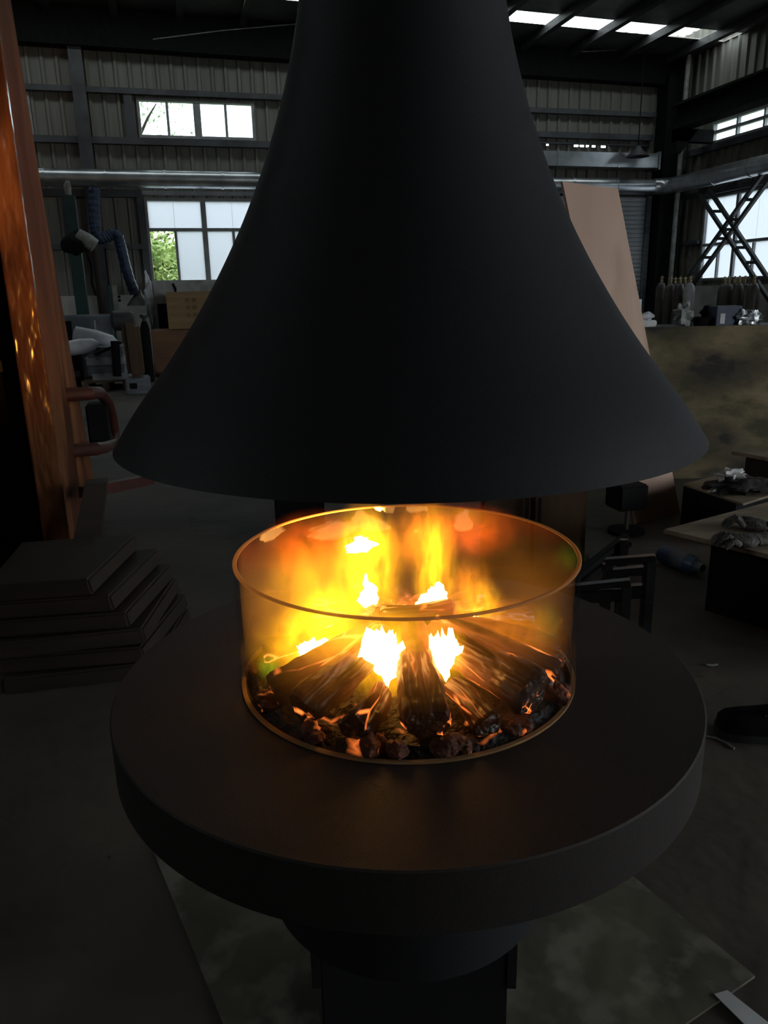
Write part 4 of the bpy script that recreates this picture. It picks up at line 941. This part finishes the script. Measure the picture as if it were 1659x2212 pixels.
for k, (p0, p1, r, lab) in enumerate((((158, 722), (256, 742), .13, 'upper white wrapped roll with a rounded end'), ((142, 754), (214, 742), .11, 'lower white wrapped roll behind the rust red upright'))):
    a = at(*p0, y=YP+(.06 if k else .55)); b = at(*p1, y=YP+(.06 if k else .55)); mb = MB(); d = (b-a)
    mb.tube([a, a+d*.04, a+d*.5, a+d*.85, b], [r*.55, r, r*1.05, r*.8, r*.2], 16)
    tag(mb.build('wrapped_roll', 'plastic_white', smooth=True), lab, 'roll', 'white wrapped rolls')
mb = MB(); a = at(205, 766, y=YP+.12); b = at(262, 740, y=YP+.12); mb.bar(a, b, .12, .03); tag(mb.build('dark_tray', 'black'), 'dark tray propped under the white rolls', 'tray')
t, hw, hd, hh = boxthing('black_case', (140, 764, 178, 845), 11.6, .5, 'black', 'black case left of the grey boxes', 'case', floor=True)
mb = MB(); mb.box(-hw, hw, -hd-.02, -hd, hh*.35, hh*.5); mb.build('drawer_gap', 'steel_dark', t)
# dark drum machine
p = at(298, 845, z=0); t = empty('drum_machine', (at(300, 845, y=10.75).x, 10.75, 0)); tag(t, 'dark brown belt machine with a round motor on a pale base', 'machine')
mb = MB(); mb.box(-.16, .17, -.3, .3, 0, .22); mb.build('base', 'sheet_grey', t, bevel=.02)
mb = MB(); mb.box(-.10, -.0, -.31, -.3, .08, .16); mb.build('base_opening', 'black', t)
mb = MB(); mb.hexa([(-.12, -.2, .22), (.11, -.2, .22), (.11, .2, .22), (-.12, .2, .22), (-.14, -.2, 1.0), (.10, -.2, 1.0), (.10, .2, 1.0), (-.14, .2, 1.0)]); mb.build('body', 'brown_cab', t, bevel=.06)
mb = MB(); mb.tube([(-.28, 0, 1.03), (-.24, 0, 1.03), (.0, 0, 1.03), (.04, 0, 1.03)], [.09, .14, .14, .09], 18); mb.build('motor', 'steel_dark', t, smooth=True)
mb = MB(); mb.tube([(-.27, -.1, .25), (-.25, -.1, .75)], .06, 10); mb.build('side_guard', 'black', t)
t = empty('fire_extinguisher', (at(318, 760, y=12.2).x, 12.2, 0)); tag(t, 'slim black cylinder standing between the machine and the cartons', 'cylinder')
mb = MB(); mb.lathe([(.07, 0), (.075, .03), (.075, .86), (.05, .95), (.03, .98)], 16); mb.disc(.07, 0, 16, up=False); mb.build('body', 'black', t, smooth=True)
mb = MB(); mb.lathe([(.03, .98), (.03, 1.02), (.06, 1.04), (.06, 1.08), (.0, 1.10)], 12); mb.build('valve', 'steel_dark', t, smooth=True)
# wrapped machine, crates
t, hw, hd, hh = boxthing('wrapped_machine', (322, 606, 520, 712), 14.3, .8, 'plastic_grey', 'large machine wrapped in grey plastic under the low window', 'machine', floor=True, bevel=.06)
mb = MB(); mb.blob((-hw-.02, -hd+.1, hh-.42), (.09, .12, .46), .35, 2.4, 3, 18, 14); mb.build('loose_wrap', 'plastic_white', t, smooth=True)
mb = MB(); mb.tube([(-hw+.42, -hd-.01, hh-.06), (-hw+.46, -hd-.015, hh-.16), (-hw+.46, -hd-.012, hh-.27)], [.02, .025, .01], 6); mb.build('black_mark', 'black', t)
mb = MB(); mb.box(-hw+.1, -hw+.42, -hd-.03, -hd, hh-.95, hh-.42); mb.build('opening', 'black', t)
t, hw, hd, hh = boxthing('wooden_crate', (358, 638, 520, 714), 13.2, .6, 'crate_wood', 'yellowish wooden crate with faint marks in front of the wrapped machine', 'crate')
crate_thing = t
for k in (0, 1):
    mb = MB(); mb.box(-hw, hw, -hd-.015, -hd, hh*.5*k+.01, hh*.5*(k+1)-.01); mb.build('crate_board', 'crate_wood', t)
for r_ in range(3):
    for c in range(2): mb = MB(); mb.box(-hw+.32+c*.11, -hw+.40+c*.11, -hd-.017, -hd-.0151, hh*(.32+.2*r_), hh*(.32+.2*r_)+.07); mb.build('stencil_mark', 'stencil', t)
t, hw, hd, hh = boxthing('brown_carton', (326, 715, 500, 806), 13.0, 1.0, 'crate_red', 'reddish brown carton on the floor below the wooden crate', 'carton', floor=True)
crate_thing.location.z = hh+.008
mb = MB(); mb.hexa([(-hw*.2, -hd-.02, hh-.02), (hw, -hd-.02, hh-.05), (hw, -hd, hh), (-hw*.2, -hd, hh), (-hw*.2, -hd-.02, hh), (hw, -hd-.02, hh), (hw, -hd, hh+.004), (-hw*.2, -hd, hh+.004)]); mb.build('flap', 'crate_red', t)
p = at(359, 798, z=0); mb = MB(); mb.blob((0, 0, .05), (.06, .06, .06), .3, 2, 2, 14, 9, flat=-.05); tag(mb.build('black_bag', 'black', smooth=True, loc=(p.x, 12.8, 0)), 'small black lump on the floor in front of the brown carton', 'bag')
